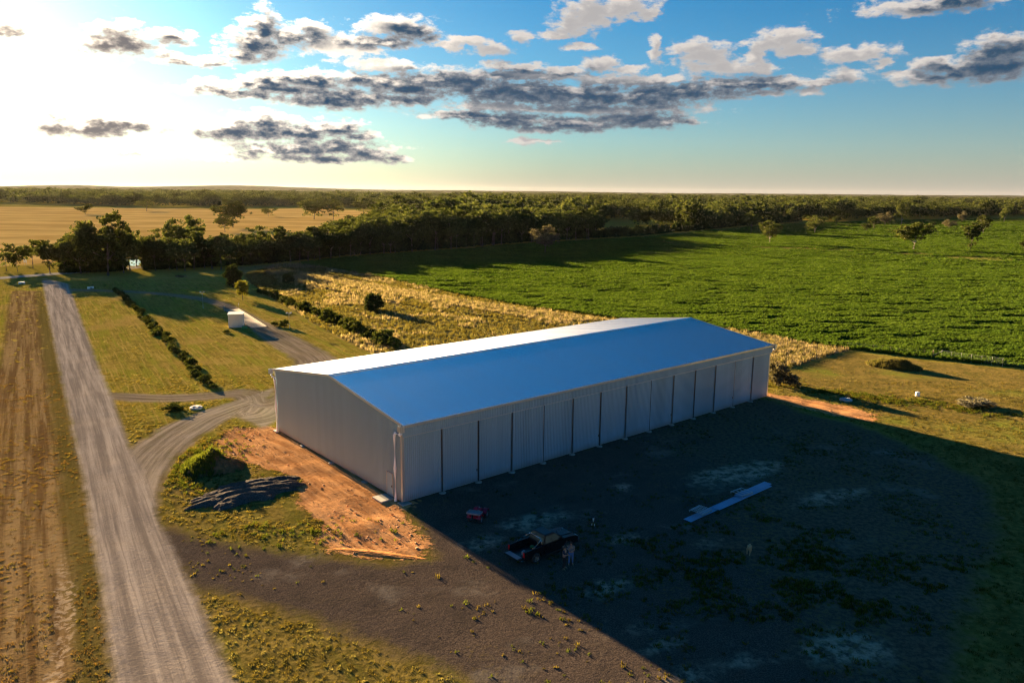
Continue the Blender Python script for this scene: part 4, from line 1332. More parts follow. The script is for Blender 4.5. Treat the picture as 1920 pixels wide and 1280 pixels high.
def ground_cover():
    rng = np.random.default_rng(9)

    def sample(n, x0, x1, y0, y1):
        x, y = rng.uniform(x0, x1, n), rng.uniform(y0, y1, n)
        k = np.abs(x) < (y + 14) * 0.72
        return x[k], y[k]

    def free(x, y, m=0.4):
        u = (x - SHED_A.x) * SU.x + (y - SHED_A.y) * SU.y
        v = (x - SHED_A.x) * SV.x + (y - SHED_A.y) * SV.y
        return ~((u > -m) & (u < SHED_L + m) & (v > -m) & (v < SHED_W + m))
    z3 = lambda x, y: np.stack([x, y, np.full(len(x), -0.02)], 1)
    weeds, lawn, brown, mixed, dry, green = [], [], [], [], [], []
    # near ground
    x, y = sample(230000, -75, 80, 28, 108)
    S = region_sds(x, y)
    ok = free(x, y) & (S['road'] < -0.2) & (S['track'] < -0.3) & (S['soil'] < 0.2)
    u = rng.uniform(0, 1, len(x))
    cl = fbm(x * 0.42, y * 0.42, 21)
    cb = fbm(x * 0.09, y * 0.09, 22)
    iny = S['yard'] > -0.5
    right = np.clip((x - 4) / 26, 0, 1)
    p_w = np.clip((cl - 0.47) * 4, 0.02, 1) * np.clip((cb - 0.38) * 4, 0.1, 1) * (0.30 + 0.9 * right)
    k = ok & iny & (u < p_w * 0.55)
    weeds.append((x[k], y[k]))
    lo = ok & ~iny & (S['verge'] < 0)
    pl = 0.34 + 0.45 * np.clip((cl - 0.48) * 6, 0, 1)
    k = lo & (u < pl * 0.75 * np.clip(1.35 - (y - 40) / 70, 0.12, 1))
    lawn.append((x[k], y[k]))
    k = ok & (S['verge'] > 0) & (u < (0.2 + 0.3 * np.clip((cl - 0.5) * 6, 0, 1)) * np.clip(1.3 - (y - 40) / 60, 0.1, 1)) & (S['rut'] < 0.0)
    brown.append((x[k], y[k]))
    gm = np.exp(-(((x + 31.0) / 3.2) ** 2 + ((y - 70.0) / 5.0) ** 2)) + 0.22 * np.exp(-(((x + 17.5) / 5.0) ** 2 + ((y - 56.0) / 2.2) ** 2)) + np.exp(-(((x - 51) / 9) ** 2 + ((y - 97 + (x - 51) * .55) / 2.0) ** 2)) + 0.6 * np.exp(-(((x - 20) / 12) ** 2 + ((y - 50) / 7) ** 2)) * (cl > .5)
    k = free(x, y) & (S['road'] < -0.2) & (S['track'] < -0.3) & (rng.uniform(0, 1, len(x)) < gm * 0.8 * (0.4 + (cl > 0.48)))
    green.append((x[k], y[k]))
    # lawns further off
    x, y = sample(60000, -150, 130, 108, 215)
    S = region_sds(x, y)
    k = free(x, y) & (S['road'] < -0.2) & (S['track'] < -0.3) & (S['crop'] < -0.3) & (S['rough'] < -0.3)
    k &= rng.uniform(0, 1, len(x)) < 0.10 + 0.16 * (fbm(x * .3, y * .3, 2) > 0.5)
    lawn.append((x[k], y[k]))
    # rough and dry grass behind the shed
    x, y = sample(150000, -85, 75, 100, 275)
    S = region_sds(x, y)
    k = free(x, y, 1.0) & (S['crop'] < 0.3) & (S['ditch'] < 0.3)
    c2 = fbm(x * 0.12, y * 0.12, 31)
    u = rng.uniform(0, 1, len(x))
    kd = k & (S['dry'] > 0) & (u < 0.9)
    dry.append((x[kd], y[kd]))
    kr = k & (S['rough'] > 0) & (S['dry'] < 0)
    kk = kr & (u < 0.45) & (c2 < 0.56)
    mixed.append((x[kk], y[kk]))
    kk = kr & (u < 0.40) & (c2 > 0.54)
    dry.append((x[kk], y[kk]))

    def go(name, lst, mats, h, label, cat, seed, n=11, spread=0.11, w=0.012, jit=(0.6, 1.5), curl=0.6, grow=None):
        X = np.concatenate([a[0] for a in lst])
        Y = np.concatenate([a[1] for a in lst])
        s = rng.uniform(*jit, len(X)) * np.interp(np.hypot(X, Y), [40, 100, 220], grow or [1, 1.15, 1.6])
        pro = [blade_tuft(seed + i, n, h, spread, w, mats[i % len(mats)], name + '_blades', curl) for i in range(6)]
        print('COVER', name, len(X))
        scatter(name, z3(X, Y), s, pro, label, cat, seed)
    go('yard_weeds', weeds, ['lawn_blade', 'green_blade', 'lawn_blade'], 0.085, 'small weeds dotted over the black gravel yard', 'weeds', 301, 12, 0.17, 0.020, (0.5, 1.5))
    go('lawn_grass', lawn, ['lawn_blade', 'lawn_blade', 'mixed_blade'], 0.075, 'short yellow-green grass of the mown lawns', 'grass', 311, 13, 0.24, 0.020)
    go('verge_grass', brown, ['brown_blade', 'brown_blade', 'lawn_blade'], 0.06, 'short brown grass of the verge left of the gravel road', 'grass', 321, 12, 0.22, 0.018)
    go('green_weeds', green, ['green_blade', 'green_blade', 'lawn_blade'], 0.15, 'lush green weeds around the soil heaps and damp spots', 'weeds', 331, 16, 0.26, 0.024)
    go('dry_tall_grass', dry, ['dry_blade', 'dry_blade', 'mixed_blade'], 0.52, 'tall straw-coloured grass behind the shed', 'grass', 341, 16, 0.42, 0.03, curl=0.45, grow=[1, 1.0, 1.15])
    go('rough_grass', mixed, ['mixed_blade', 'lawn_blade', 'mixed_blade'], 0.36, 'rough mixed grass between the shrub row and the crop', 'grass', 351, 15, 0.40, 0.03, curl=0.5, grow=[1, 1.0, 1.15])

    # clods thrown up over the loose soil
    x, y = sample(26000, -32, 58, 48, 106)
    S = region_sds(x, y)
    k = (S['soil'] > 0.15) & free(x, y, 0.3) & (rng.uniform(0, 1, len(x)) < np.clip((fbm(x * .5, y * .5, 71) - 0.40) * 5, 0.03, 1))
    cl_me = []
    for i in range(5):
        bm = bmesh.new()
        bmesh.ops.create_icosphere(bm, subdivisions=1, radius=1.0)
        r3 = random.Random(i)
        for v in bm.verts:
            v.co = Vector((v.co.x * r3.uniform(.6, 1.3), v.co.y * r3.uniform(.6, 1.3), v.co.z * r3.uniform(.35, .8)))
        me = bpy.data.meshes.new('clod')
        bm.to_mesh(me)
        bm.free()
        me.materials.append(MAT['clod'])
        cl_me.append(me)
    scatter('soil_clods', z3(x[k], y[k]), rng.gamma(1.3, 0.022, k.sum()) + 0.02, cl_me, 'loose clods scattered over the orange soil', 'clods', 77)

    # the crop
    X, Y, SCL = [], [], []
    for r0, r1, n, sc in ((110, 210, 150000, 0.55), (210, 340, 140000, 0.85), (340, 560, 100000, 1.5), (560, 1100, 60000, 3.2)):
        a = rng.uniform(-0.62, 0.66, n)
        r = np.sqrt(rng.uniform(r0 ** 2, r1 ** 2, n))
        x, y = r * np.sin(a), r * np.cos(a)
        s = sd_poly(CROP, x, y)
        hol = fbm(x * 0.05, y * 0.11, 61)
        hol2 = fbm(x * 0.16, y * 0.35, 62)
        ra, rl = line_uv(road_c, x, y)
        row = fbm(ra * 0.14, rl * 0.02, 63)
        st = sd_line(STRIP, x, y)
        hgt = 0.52 + 0.40 * hol2 - 0.34 * np.clip((0.40 - hol2) * 9, 0, 1) + 0.3 * (row - .5) - 0.35 * np.clip(1 - st / 5, 0, 1)
        k = (s > 0.1) & (rng.uniform(0, 1, n) < 0.95 - 0.90 * np.clip(2.0 - st / 10, 0, 1) * np.clip((fbm(x * 0.05, y * 0.16, 66) - 0.40) * 8, 0, 1))
        X.append(x[k]); Y.append(y[k])
        jj = rng.uniform(0.75, 1.25, k.sum())
        SCL.append(np.stack([sc * jj, sc * jj, np.clip(hgt[k], 0.25, 1.4) * jj * (1 + (sc - 1) * 0.12)], 1))
    X, Y, SCL = np.concatenate(X), np.concatenate(Y), np.concatenate(SCL)
    crops = []
    for i in range(6):
        r2 = np.random.default_rng(400 + i)
        cl = []
        for j in range(7):
            aa, rr = r2.uniform(0, 6.28), r2.uniform(0.1, 0.62)
            cl.append((math.cos(aa) * rr, math.sin(aa) * rr, r2.uniform(0.42, 0.68), 0.24, 0.24, 0.2, 9, 0.17))
        crops.append(leaf_mesh('crop_leaves', cl, r2, 'crop_leaf'))
    print('CROP', len(X))
    scatter('green_crop', z3(X, Y), SCL, crops, 'dense green crop covering the wide field behind the shed', 'crop', 8)


plain('clod', (0.42, 0.20, 0.08), 0.95, var=0.3)
build_trees()
bushes()
forest()
ground_cover()


def far_ridges():
    T = new_mat('far_bush')
    pos = T.node('ShaderNodeNewGeometry', None, 'Position')
    n = T.noise(T.vm('MULTIPLY', pos, (1, 1, 3)), 0.02, 5.0, 0.65)
    finish(T, T.node('ShaderNodeBsdfDiffuse', {'Color': T.mix(T.ss(n, .35, .65), (0.018, 0.022, 0.010), (0.05, 0.05, 0.02))}))
    xs = np.linspace(-9000, 9000, 260)
    rows = []
    for j, (dy, k) in enumerate(((0, 0.0), (350, 0.55), (800, 0.9), (1300, 1.0), (2400, 0.7), (4000, 0.0))):
        h = 34 + 16 * (fbm(xs / 1500, xs * 0 + 2, 7) - 0.5) + 34 * np.exp(-((xs + 3300) / 900) ** 2) + 22 * np.exp(-((xs + 5300) / 500) ** 2) + 5 * (fbm(xs / 60, xs * 0 + j, 8) - .5)
        rows.append([(x, 8200 - 0.02 * abs(x) + dy, hh * k - 1.0) for x, hh in zip(xs, h)])
    MB().loft(rows, close=False, caps=False).build('hills', 'far_bush', None, smooth=True, fix=False)['kind'] = 'structure'


far_ridges()


# ------------------------------------------------------------------ objects
plain('black_paint', (0.008, 0.008, 0.010), 0.30, spec=0.25, var=0.05)
plain('dark_plastic', (0.018, 0.018, 0.02), 0.6)
plain('dark_glass', (0.015, 0.018, 0.02), 0.08, spec=0.4, var=0.02)
plain('chrome', (0.75, 0.76, 0.78), 0.18, metal=1.0, var=0.03)
plain('rubber', (0.022, 0.022, 0.022), 0.85)
plain('alloy', (0.42, 0.43, 0.45), 0.35, metal=0.9)
plain('red_lens', (0.45, 0.01, 0.012), 0.25)
plain('clear_lens', (0.75, 0.78, 0.8), 0.15)
plain('quad_red', (0.32, 0.008, 0.035), 0.4)
plain('grey_plastic', (0.16, 0.16, 0.18), 0.6)
plain('grey_paint', (0.20, 0.21, 0.24), 0.5)
plain('skin', (0.36, 0.20, 0.14), 0.6, var=0.06)
plain('navy_cloth', (0.022, 0.025, 0.045), 0.9)
plain('black_cloth', (0.014, 0.014, 0.017), 0.9)
plain('denim', (0.085, 0.15, 0.30), 0.9, var=0.2, scale=9)
plain('boot', (0.16, 0.11, 0.06), 0.8)
plain('hair_brown', (0.05, 0.035, 0.025), 0.8)
plain('felt', (0.05, 0.042, 0.035), 0.9)
plain('eye_dark', (0.01, 0.01, 0.01), 0.4)
plain('tan_fur', (0.42, 0.27, 0.14), 0.9, var=0.2, scale=9)
plain('hut_wall', (0.50, 0.46, 0.43), 0.55)
plain('hut_roof', (0.62, 0.60, 0.57), 0.5, spec=0.2)
plain('slab_concrete', (0.36, 0.29, 0.22), 0.9, spec=0.05, var=0.25, scale=0.8, bump=0.3)
plain('galv', (0.50, 0.51, 0.52), 0.45, metal=0.8)
plain('timber', (0.30, 0.23, 0.16), 0.9, var=0.3)
plain('white_paint', (0.80, 0.80, 0.78), 0.5)
plain('green_paint', (0.03, 0.17, 0.05), 0.6)
plain('pale_lid', (0.42, 0.41, 0.41), 0.8, spec=0.1, var=0.15, scale=1.5, bump=0.3, bscale=12)
metal_sheet('new_sheet', (0.22, 0.36, 0.55), 0.42)


def check_cloth():
    T = new_mat('check_shirt')
    tc = T.node('ShaderNodeTexCoord', None, 'Object')
    ck = T.node('ShaderNodeTexChecker', {'Vector': tc, 'Scale': 26.0, 'Color1': (0.12, 0.11, 0.12), 'Color2': (0.22, 0.19, 0.19)})
    finish(T, T.node('ShaderNodeBsdfPrincipled', {'Base Color': ck, 'Roughness': 0.9}))


def piebald():
    T = new_mat('piebald_fur')
    tc = T.node('ShaderNodeTexCoord', None, 'Object')
    sep = T.n.new('ShaderNodeSeparateXYZ')
    T.l.new(tc, sep.inputs[0])
    n = T.noise(tc, 7.0, 2.0)
    ax = T.m('ABSOLUTE', sep.outputs[1])
    w = T.ss(T.m('ADD', ax, T.m('MULTIPLY', T.m('SUBTRACT', n, 0.5), 0.12)), 0.06, 0.04)
    front = T.ss(sep.outputs[0], 0.05, 0.2)
    leg = T.ss(sep.outputs[2], 0.22, 0.14)
    m = T.m('MAXIMUM', T.m('MULTIPLY', w, front), leg)
    finish(T, T.node('ShaderNodeBsdfPrincipled', {'Base Color': T.mix(m, (0.012, 0.012, 0.012), (0.68, 0.66, 0.62)), 'Roughness': 0.9}))


check_cloth()
piebald()


def wheel(parent, c, r, w, name='wheel', rim='alloy', spokes=6, side=1):
    o = bpy.data.objects.new(name, None)
    COL.objects.link(o)
    o.parent = parent
    o.location = c
    MB().lathe([(r * 0.62, -w * 0.42), (r * 0.9, -w * 0.5), (r * 0.985, -w * 0.36), (r, 0), (r * 0.985, w * 0.36), (r * 0.9, w * 0.5), (r * 0.62, w * 0.42), (r * 0.6, 0), (r * 0.62, -w * 0.42)], 20, 'y').build('tyre', 'rubber', o, smooth=True)
    mb = MB()
    mb.lathe([(r * 0.6, -w * 0.36), (r * 0.64, -w * 0.40), (r * 0.64, w * 0.40), (r * 0.6, w * 0.36), (r * 0.56, 0), (r * 0.6, -w * 0.36)], 20, 'y')
    mb.lathe([(0.0, side * w * 0.36), (r * 0.17, side * w * 0.34), (r * 0.17, side * w * 0.10), (0.0, side * w * 0.10)], 10, 'y')
    for k in range(spokes):
        a = 2 * math.pi * k / spokes
        mb.box((math.cos(a) * r * 0.36, side * w * 0.24, math.sin(a) * r * 0.36), (r * 0.5, w * 0.14, r * 0.13), ry=-a)
    mb.build('rim', rim, o)
    return o


def extrude_profile(prof, y0, y1, inset=0.0):
    """side profile (x, z) pulled across y"""
    n = len(prof)
    vs = [(x, y0, z) for x, z in prof] + [(x, y1, z) for x, z in prof]
    fs = [tuple(range(n - 1, -1, -1)), tuple(range(n, 2 * n))] + [(i, (i + 1) % n, n + (i + 1) % n, n + i) for i in range(n)]
    return vs, fs


def arch(cx, cz, r, a0=180, a1=0, n=9):
    return [(cx + r * math.cos(R(a0 + (a1 - a0) * k / (n - 1))), cz + r * math.sin(R(a0 + (a1 - a0) * k / (n - 1)))) for k in range(n)]


def build_ute():
    p0, p1 = Vector(gp(1006, 1055)), Vector(gp(1064, 1033))
    hd = R(39.5)
    f, l = Vector((math.cos(hd), math.sin(hd))), Vector((-math.sin(hd), math.cos(hd)))
    c = (p0 + p1) / 2 + l * 0.90
    s = thing('utility_truck', 'black dual-cab utility truck with open tailgate and steel sports bar', 'utility truck', (c.x, c.y, 0), hd)
    front = [(-0.78, 0.46), (-0.60, 0.42), (1.08, 0.42)] + arch(1.55, 0.44, 0.46) + [(2.04, 0.44), (2.45, 0.48), (2.58, 0.62), (2.62, 0.86), (2.50, 1.02), (2.0, 1.11), (1.15, 1.19), (-0.78, 1.19)]
    b = MB().add(*extrude_profile(front, -0.91, 0.91)).build('body', 'black_paint', s, bevel=0.045)
    MB().box((1.75, 0, 1.155), (1.25, 0.95, 0.045), ry=R(4.6)).build('bonnet_bulge', 'black_paint', b, bevel=0.015)
    for sy in (-1, 1):
        for x, w in ((0.42, 1.0), (-0.42, 0.64)):
            MB().box((x, sy * 0.925, 0.98), (0.16, 0.02, 0.03)).build('door_handle', 'chrome', b)
        MB().box((0.15, sy * 0.93, 0.42), (1.75, 0.16, 0.05)).build('side_step', 'dark_plastic', b)
        MB().box((2.48, sy * 0.70, 0.92), (0.24, 0.36, 0.13)).build('headlight', 'clear_lens', s, bevel=0.02)
        m = MB().box((0.88, sy * 1.03, 1.26), (0.10, 0.20, 0.17)).build('mirror', 'black_paint', s, bevel=0.02)
    # cab
    lo = [(-0.80, -0.88, 1.185), (1.10, -0.88, 1.185), (1.10, 0.88, 1.185), (-0.80, 0.88, 1.185)]
    hi = [(-0.58, -0.69, 1.76), (0.38, -0.69, 1.76), (0.38, 0.69, 1.76), (-0.58, 0.69, 1.76)]
    top = [(-0.48, -0.58, 1.80), (0.26, -0.58, 1.80), (0.26, 0.58, 1.80), (-0.48, 0.58, 1.80)]
    cab = MB().loft([lo, hi, top]).build('cab', 'black_paint', s, bevel=0.03)

    def pane(name, a, b_, c_, d, u0, u1, v0, v1, out, par=None):
        A, B, C_, D = map(Vector, (a, b_, c_, d))
        q = lambda u, v: (A.lerp(B, u)).lerp(D.lerp(C_, u), v)
        nrm = (B - A).cross(D - A).normalized()
        if nrm.dot(Vector(out)) < 0:
            nrm = -nrm
        vs = [q(u, v) + nrm * 0.006 for u, v in ((u0, v0), (u1, v0), (u1, v1), (u0, v1))]
        vs += [p - nrm * 0.03 for p in vs]
        MB().add(vs, [(0, 1, 2, 3), (7, 6, 5, 4), (0, 4, 5, 1), (1, 5, 6, 2), (2, 6, 7, 3), (3, 7, 4, 0)]).build(name, 'dark_glass', cab)
    for k, out in (((0, 1), (0, -1, 0)), ((3, 2), (0, 1, 0))):
        a, b_ = lo[k[0]], lo[k[1]]
        d, c_ = hi[k[0]], hi[k[1]]
        pane('side_window', a, b_, c_, d, 0.06, 0.42, 0.10, 0.88, out)
        pane('side_window', a, b_, c_, d, 0.47, 0.93, 0.10, 0.88, out)
    pane('windscreen', lo[1], lo[2], hi[2], hi[1], 0.05, 0.95, 0.08, 0.94, (1, 0, 0.5))
    pane('rear_window', lo[0], lo[3], hi[3], hi[0], 0.08, 0.92, 0.25, 0.9, (-1, 0, 0.3))
    # tray
    side = [(-2.72, 0.56)] + [(-2.05, 0.50)] + arch(-1.55, 0.44, 0.46) + [(-0.83, 0.46), (-0.83, 1.17), (-2.72, 1.17)]
    tr = MB().add(*extrude_profile(side, -0.91, -0.80)).add(*extrude_profile(side, 0.80, 0.91))
    tr.box((-1.77, 0, 0.68), (1.88, 1.58, 0.06)).box((-0.87, 0, 0.94), (0.06, 1.58, 0.50))
    for sy in (-1, 1):
        tr.box((-1.55, sy * 0.70, 0.80), (0.95, 0.18, 0.20))
    tr.build('tray', 'black_paint', s, bevel=0.012)
    tg = MB().box((-3.0, 0, 0.70), (0.56, 1.60, 0.06)).build('tailgate', 'black_paint', s, bevel=0.012)
    MB().box((-3.0, 0, 0.738), (0.44, 1.36, 0.012)).build('liner_panel', 'grey_paint', tg)
    for sy in (-1, 1):
        MB().box((-2.735, sy * 0.845, 0.98), (0.05, 0.15, 0.34)).build('tail_light', 'red_lens', s, bevel=0.01)
        MB().tube([(-2.66, sy * 0.80, 1.10), (-3.12, sy * 0.79, 0.74)], 0.012, 5).build('tailgate_stay', 'black_metal', s)
    MB().box((-2.82, 0, 0.50), (0.20, 1.66, 0.14)).build('rear_bumper', 'chrome', s, bevel=0.03)
    bar = MB()
    for dy in (0.0,):
        bar.tube([(-0.98, -0.80, 1.18), (-0.96, -0.74, 1.52), (-0.94, -0.60, 1.66), (-0.94, 0.60, 1.66), (-0.96, 0.74, 1.52), (-0.98, 0.80, 1.18)], 0.045, 8)
    for sy in (-1, 1):
        bar.tube([(-0.96, sy * 0.70, 1.58), (-1.45, sy * 0.80, 1.36), (-1.95, sy * 0.85, 1.18)], 0.042, 8)
    bar.build('sports_bar', 'chrome', s, smooth=True)
    bb = MB()
    bb.tube([(2.66, -0.86, 0.62), (2.76, -0.78, 0.95), (2.78, -0.55, 1.08), (2.78, 0.55, 1.08), (2.76, 0.78, 0.95), (2.66, 0.86, 0.62)], 0.04, 8)
    bb.tube([(2.78, -0.3, 0.5), (2.78, -0.3, 1.07)], 0.035, 6).tube([(2.78, 0.3, 0.5), (2.78, 0.3, 1.07)], 0.035, 6).box((2.70, 0, 0.52), (0.20, 1.86, 0.26))
    bb.build('bull_bar', 'black_metal', s)
    MB().tube([(1.2, -0.93, 1.10), (1.08, -0.93, 1.22), (0.50, -0.76, 1.78), (0.48, -0.76, 1.92)], 0.04, 6).build('snorkel', 'dark_plastic', s)
    MB().tube([(-0.9, 0.6, 1.18), (-0.9, 0.62, 1.20)], 0.01, 4).build('tray_cleat', 'black_metal', s)
    for x in (-1.55, 1.55):
        for sy in (-1, 1):
            wheel(s, (x, sy * 0.79, 0.385), 0.385, 0.27, side=sy)
    # load in the tray
    M = Matrix.Rotation(hd, 3, 'Z')

    def inside(x, y, z):
        q = M @ Vector((x, y, 0))
        return (c.x + q.x, c.y + q.y, z)
    t = thing('garden_tool', 'green-handled tool lying in the open tray of the black truck', 'tool', inside(-1.7, -0.2, 0.71), hd)
    MB().tube([(-0.55, -0.1, 0.06), (0.5, 0.2, 0.12)], 0.03, 6).build('handle', 'green_paint', t)
    MB().box((0.5, 0.2, 0.14), (0.22, 0.30, 0.16), rz=0.4).build('motor', 'green_paint', t, bevel=0.03)
    MB().box((-0.62, -0.12, 0.05), (0.16, 0.24, 0.10), rz=0.3).build('guard', 'grey_plastic', t, bevel=0.02)
    t = thing('jerry_can', 'small pale jerry can in the rear of the black truck tray', 'jerry can', inside(-2.35, -0.35, 0.71), hd + 0.3)
    MB().box((0, 0, 0.15), (0.30, 0.18, 0.30)).build('can', 'grey_paint', t, bevel=0.02)
    MB().tube([(-0.08, 0, 0.30), (-0.06, 0, 0.36), (0.06, 0, 0.36), (0.08, 0, 0.30)], 0.014, 5).build('grip', 'grey_paint', t)


def build_quad():
    x, y = gp(896, 978)
    s = thing('quad_bike', 'red quad bike with flat grey rear tray parked before the shed doors', 'quad bike', (x, y + 0.55, 0), R(70))
    for wx in (-0.62, 0.62):
        for sy in (-1, 1):
            wheel(s, (wx, sy * 0.46, 0.29), 0.29, 0.25, rim='grey_plastic', spokes=4, side=sy)
            fd = []
            for k in range(7):
                a = R(165 - 150 * k / 6)
                fx, fz = wx + 0.40 * math.cos(a), 0.30 + 0.40 * math.sin(a) + 0.06
                fd.append([(fx, sy * 0.22, fz + 0.03), (fx, sy * 0.60, fz), (fx, sy * 0.60, fz - 0.025), (fx, sy * 0.22, fz + 0.005)])
            MB().loft(fd).build('mudguard', 'quad_red', s, smooth=False)
    MB().loft([[(xx, -w, z0), (xx, w, z0), (xx, w * .8, z1), (xx, -w * .8, z1)] for xx, w, z0, z1 in ((-0.75, 0.14, 0.34, 0.60), (-0.3, 0.2, 0.30, 0.62), (0.2, 0.2, 0.30, 0.78), (0.45, 0.18, 0.34, 0.84), (0.82, 0.16, 0.36, 0.70))]).build('body', 'quad_red', s, bevel=0.02)
    MB().loft([[(xx, -w, z0), (xx, w, z0), (xx, w * .8, z1), (xx, -w * .8, z1)] for xx, w, z0, z1 in ((-0.62, 0.17, 0.62, 0.74), (-0.1, 0.16, 0.62, 0.72), (0.16, 0.12, 0.66, 0.76))]).build('seat', 'grey_plastic', s, bevel=0.02)
    t = MB().box((-0.78, 0, 0.86), (0.72, 1.16, 0.04))
    t.box((-1.13, 0, 0.91), (0.03, 1.16, 0.08)).box((-0.43, 0, 0.91), (0.03, 1.16, 0.08)).box((-0.78, 0.57, 0.91), (0.68, 0.03, 0.08)).box((-0.78, -0.57, 0.91), (0.68, 0.03, 0.08))
    t.build('rear_tray', 'grey_paint', s)
    MB().tube([(-0.55, 0.2, 0.6), (-0.6, 0.25, 0.85)], 0.02, 6).tube([(-0.55, -0.2, 0.6), (-0.6, -0.25, 0.85)], 0.02, 6).build('tray_support', 'black_metal', s)
    MB().tube([(0.30, -0.42, 1.06), (0.38, -0.2, 1.04), (0.46, 0.0, 1.0), (0.38, 0.2, 1.04), (0.30, 0.42, 1.06)], 0.02, 6).tube([(0.46, 0, 1.0), (0.58, 0, 0.7)], 0.03, 6).build('handlebar', 'black_metal', s)
    r = MB()
    for k in range(5):
        r.tube([(0.62, -0.4 + 0.2 * k, 0.88), (1.06, -0.4 + 0.2 * k, 0.88)], 0.014, 5)
    r.tube([(0.62, -0.42, 0.88), (0.62, 0.42, 0.88)], 0.016, 5).tube([(1.06, -0.42, 0.88), (1.06, 0.42, 0.88)], 0.016, 5).tube([(0.98, -0.2, 0.88), (0.95, -0.2, 0.4)], 0.016, 5).tube([(0.98, 0.2, 0.88), (0.95, 0.2, 0.4)], 0.016, 5)
    r.build('front_rack', 'black_metal', s)
    for sy in (-1, 1):
        MB().lathe([(0.0, 0.04), (0.06, 0.03), (0.08, 0.0), (0.07, -0.05), (0.0, -0.05)], 10, 'x', (0.84, sy * 0.24, 0.66)).build('headlight', 'clear_lens', s)
        MB().box((-0.98, sy * 0.3, 0.62), (0.05, 0.12, 0.08)).build('tail_light', 'red_lens', s)


def skin_mesh(name, mat, pts, edges, rad, parent, root=0, sub=2, smooth=True):
    me = bpy.data.meshes.new(name)
    me.from_pydata([tuple(p) for p in pts], edges, [])
    me.materials.append(MAT[mat])
    o = bpy.data.objects.new(name, me)
    COL.objects.link(o)
    o.parent = parent
    md = o.modifiers.new('skin', 'SKIN')
    md.use_smooth_shade = True
    if not me.skin_vertices:
        bpy.context.view_layer.objects.active = o
    lay = me.skin_vertices[0] if me.skin_vertices else None
    if lay is None:
        bm = bmesh.new()
        bm.from_mesh(me)
        bm.verts.layers.skin.verify()
        bm.to_mesh(me)
        bm.free()
        lay = me.skin_vertices[0]
    for i, r in enumerate(rad):
        rr = r if isinstance(r, tuple) else (r, r)
        lay.data[i].radius = rr
        lay.data[i].use_root = (i == root)
    sd = o.modifiers.new('subsurf', 'SUBSURF')
    sd.levels = sd.render_levels = sub
    return o


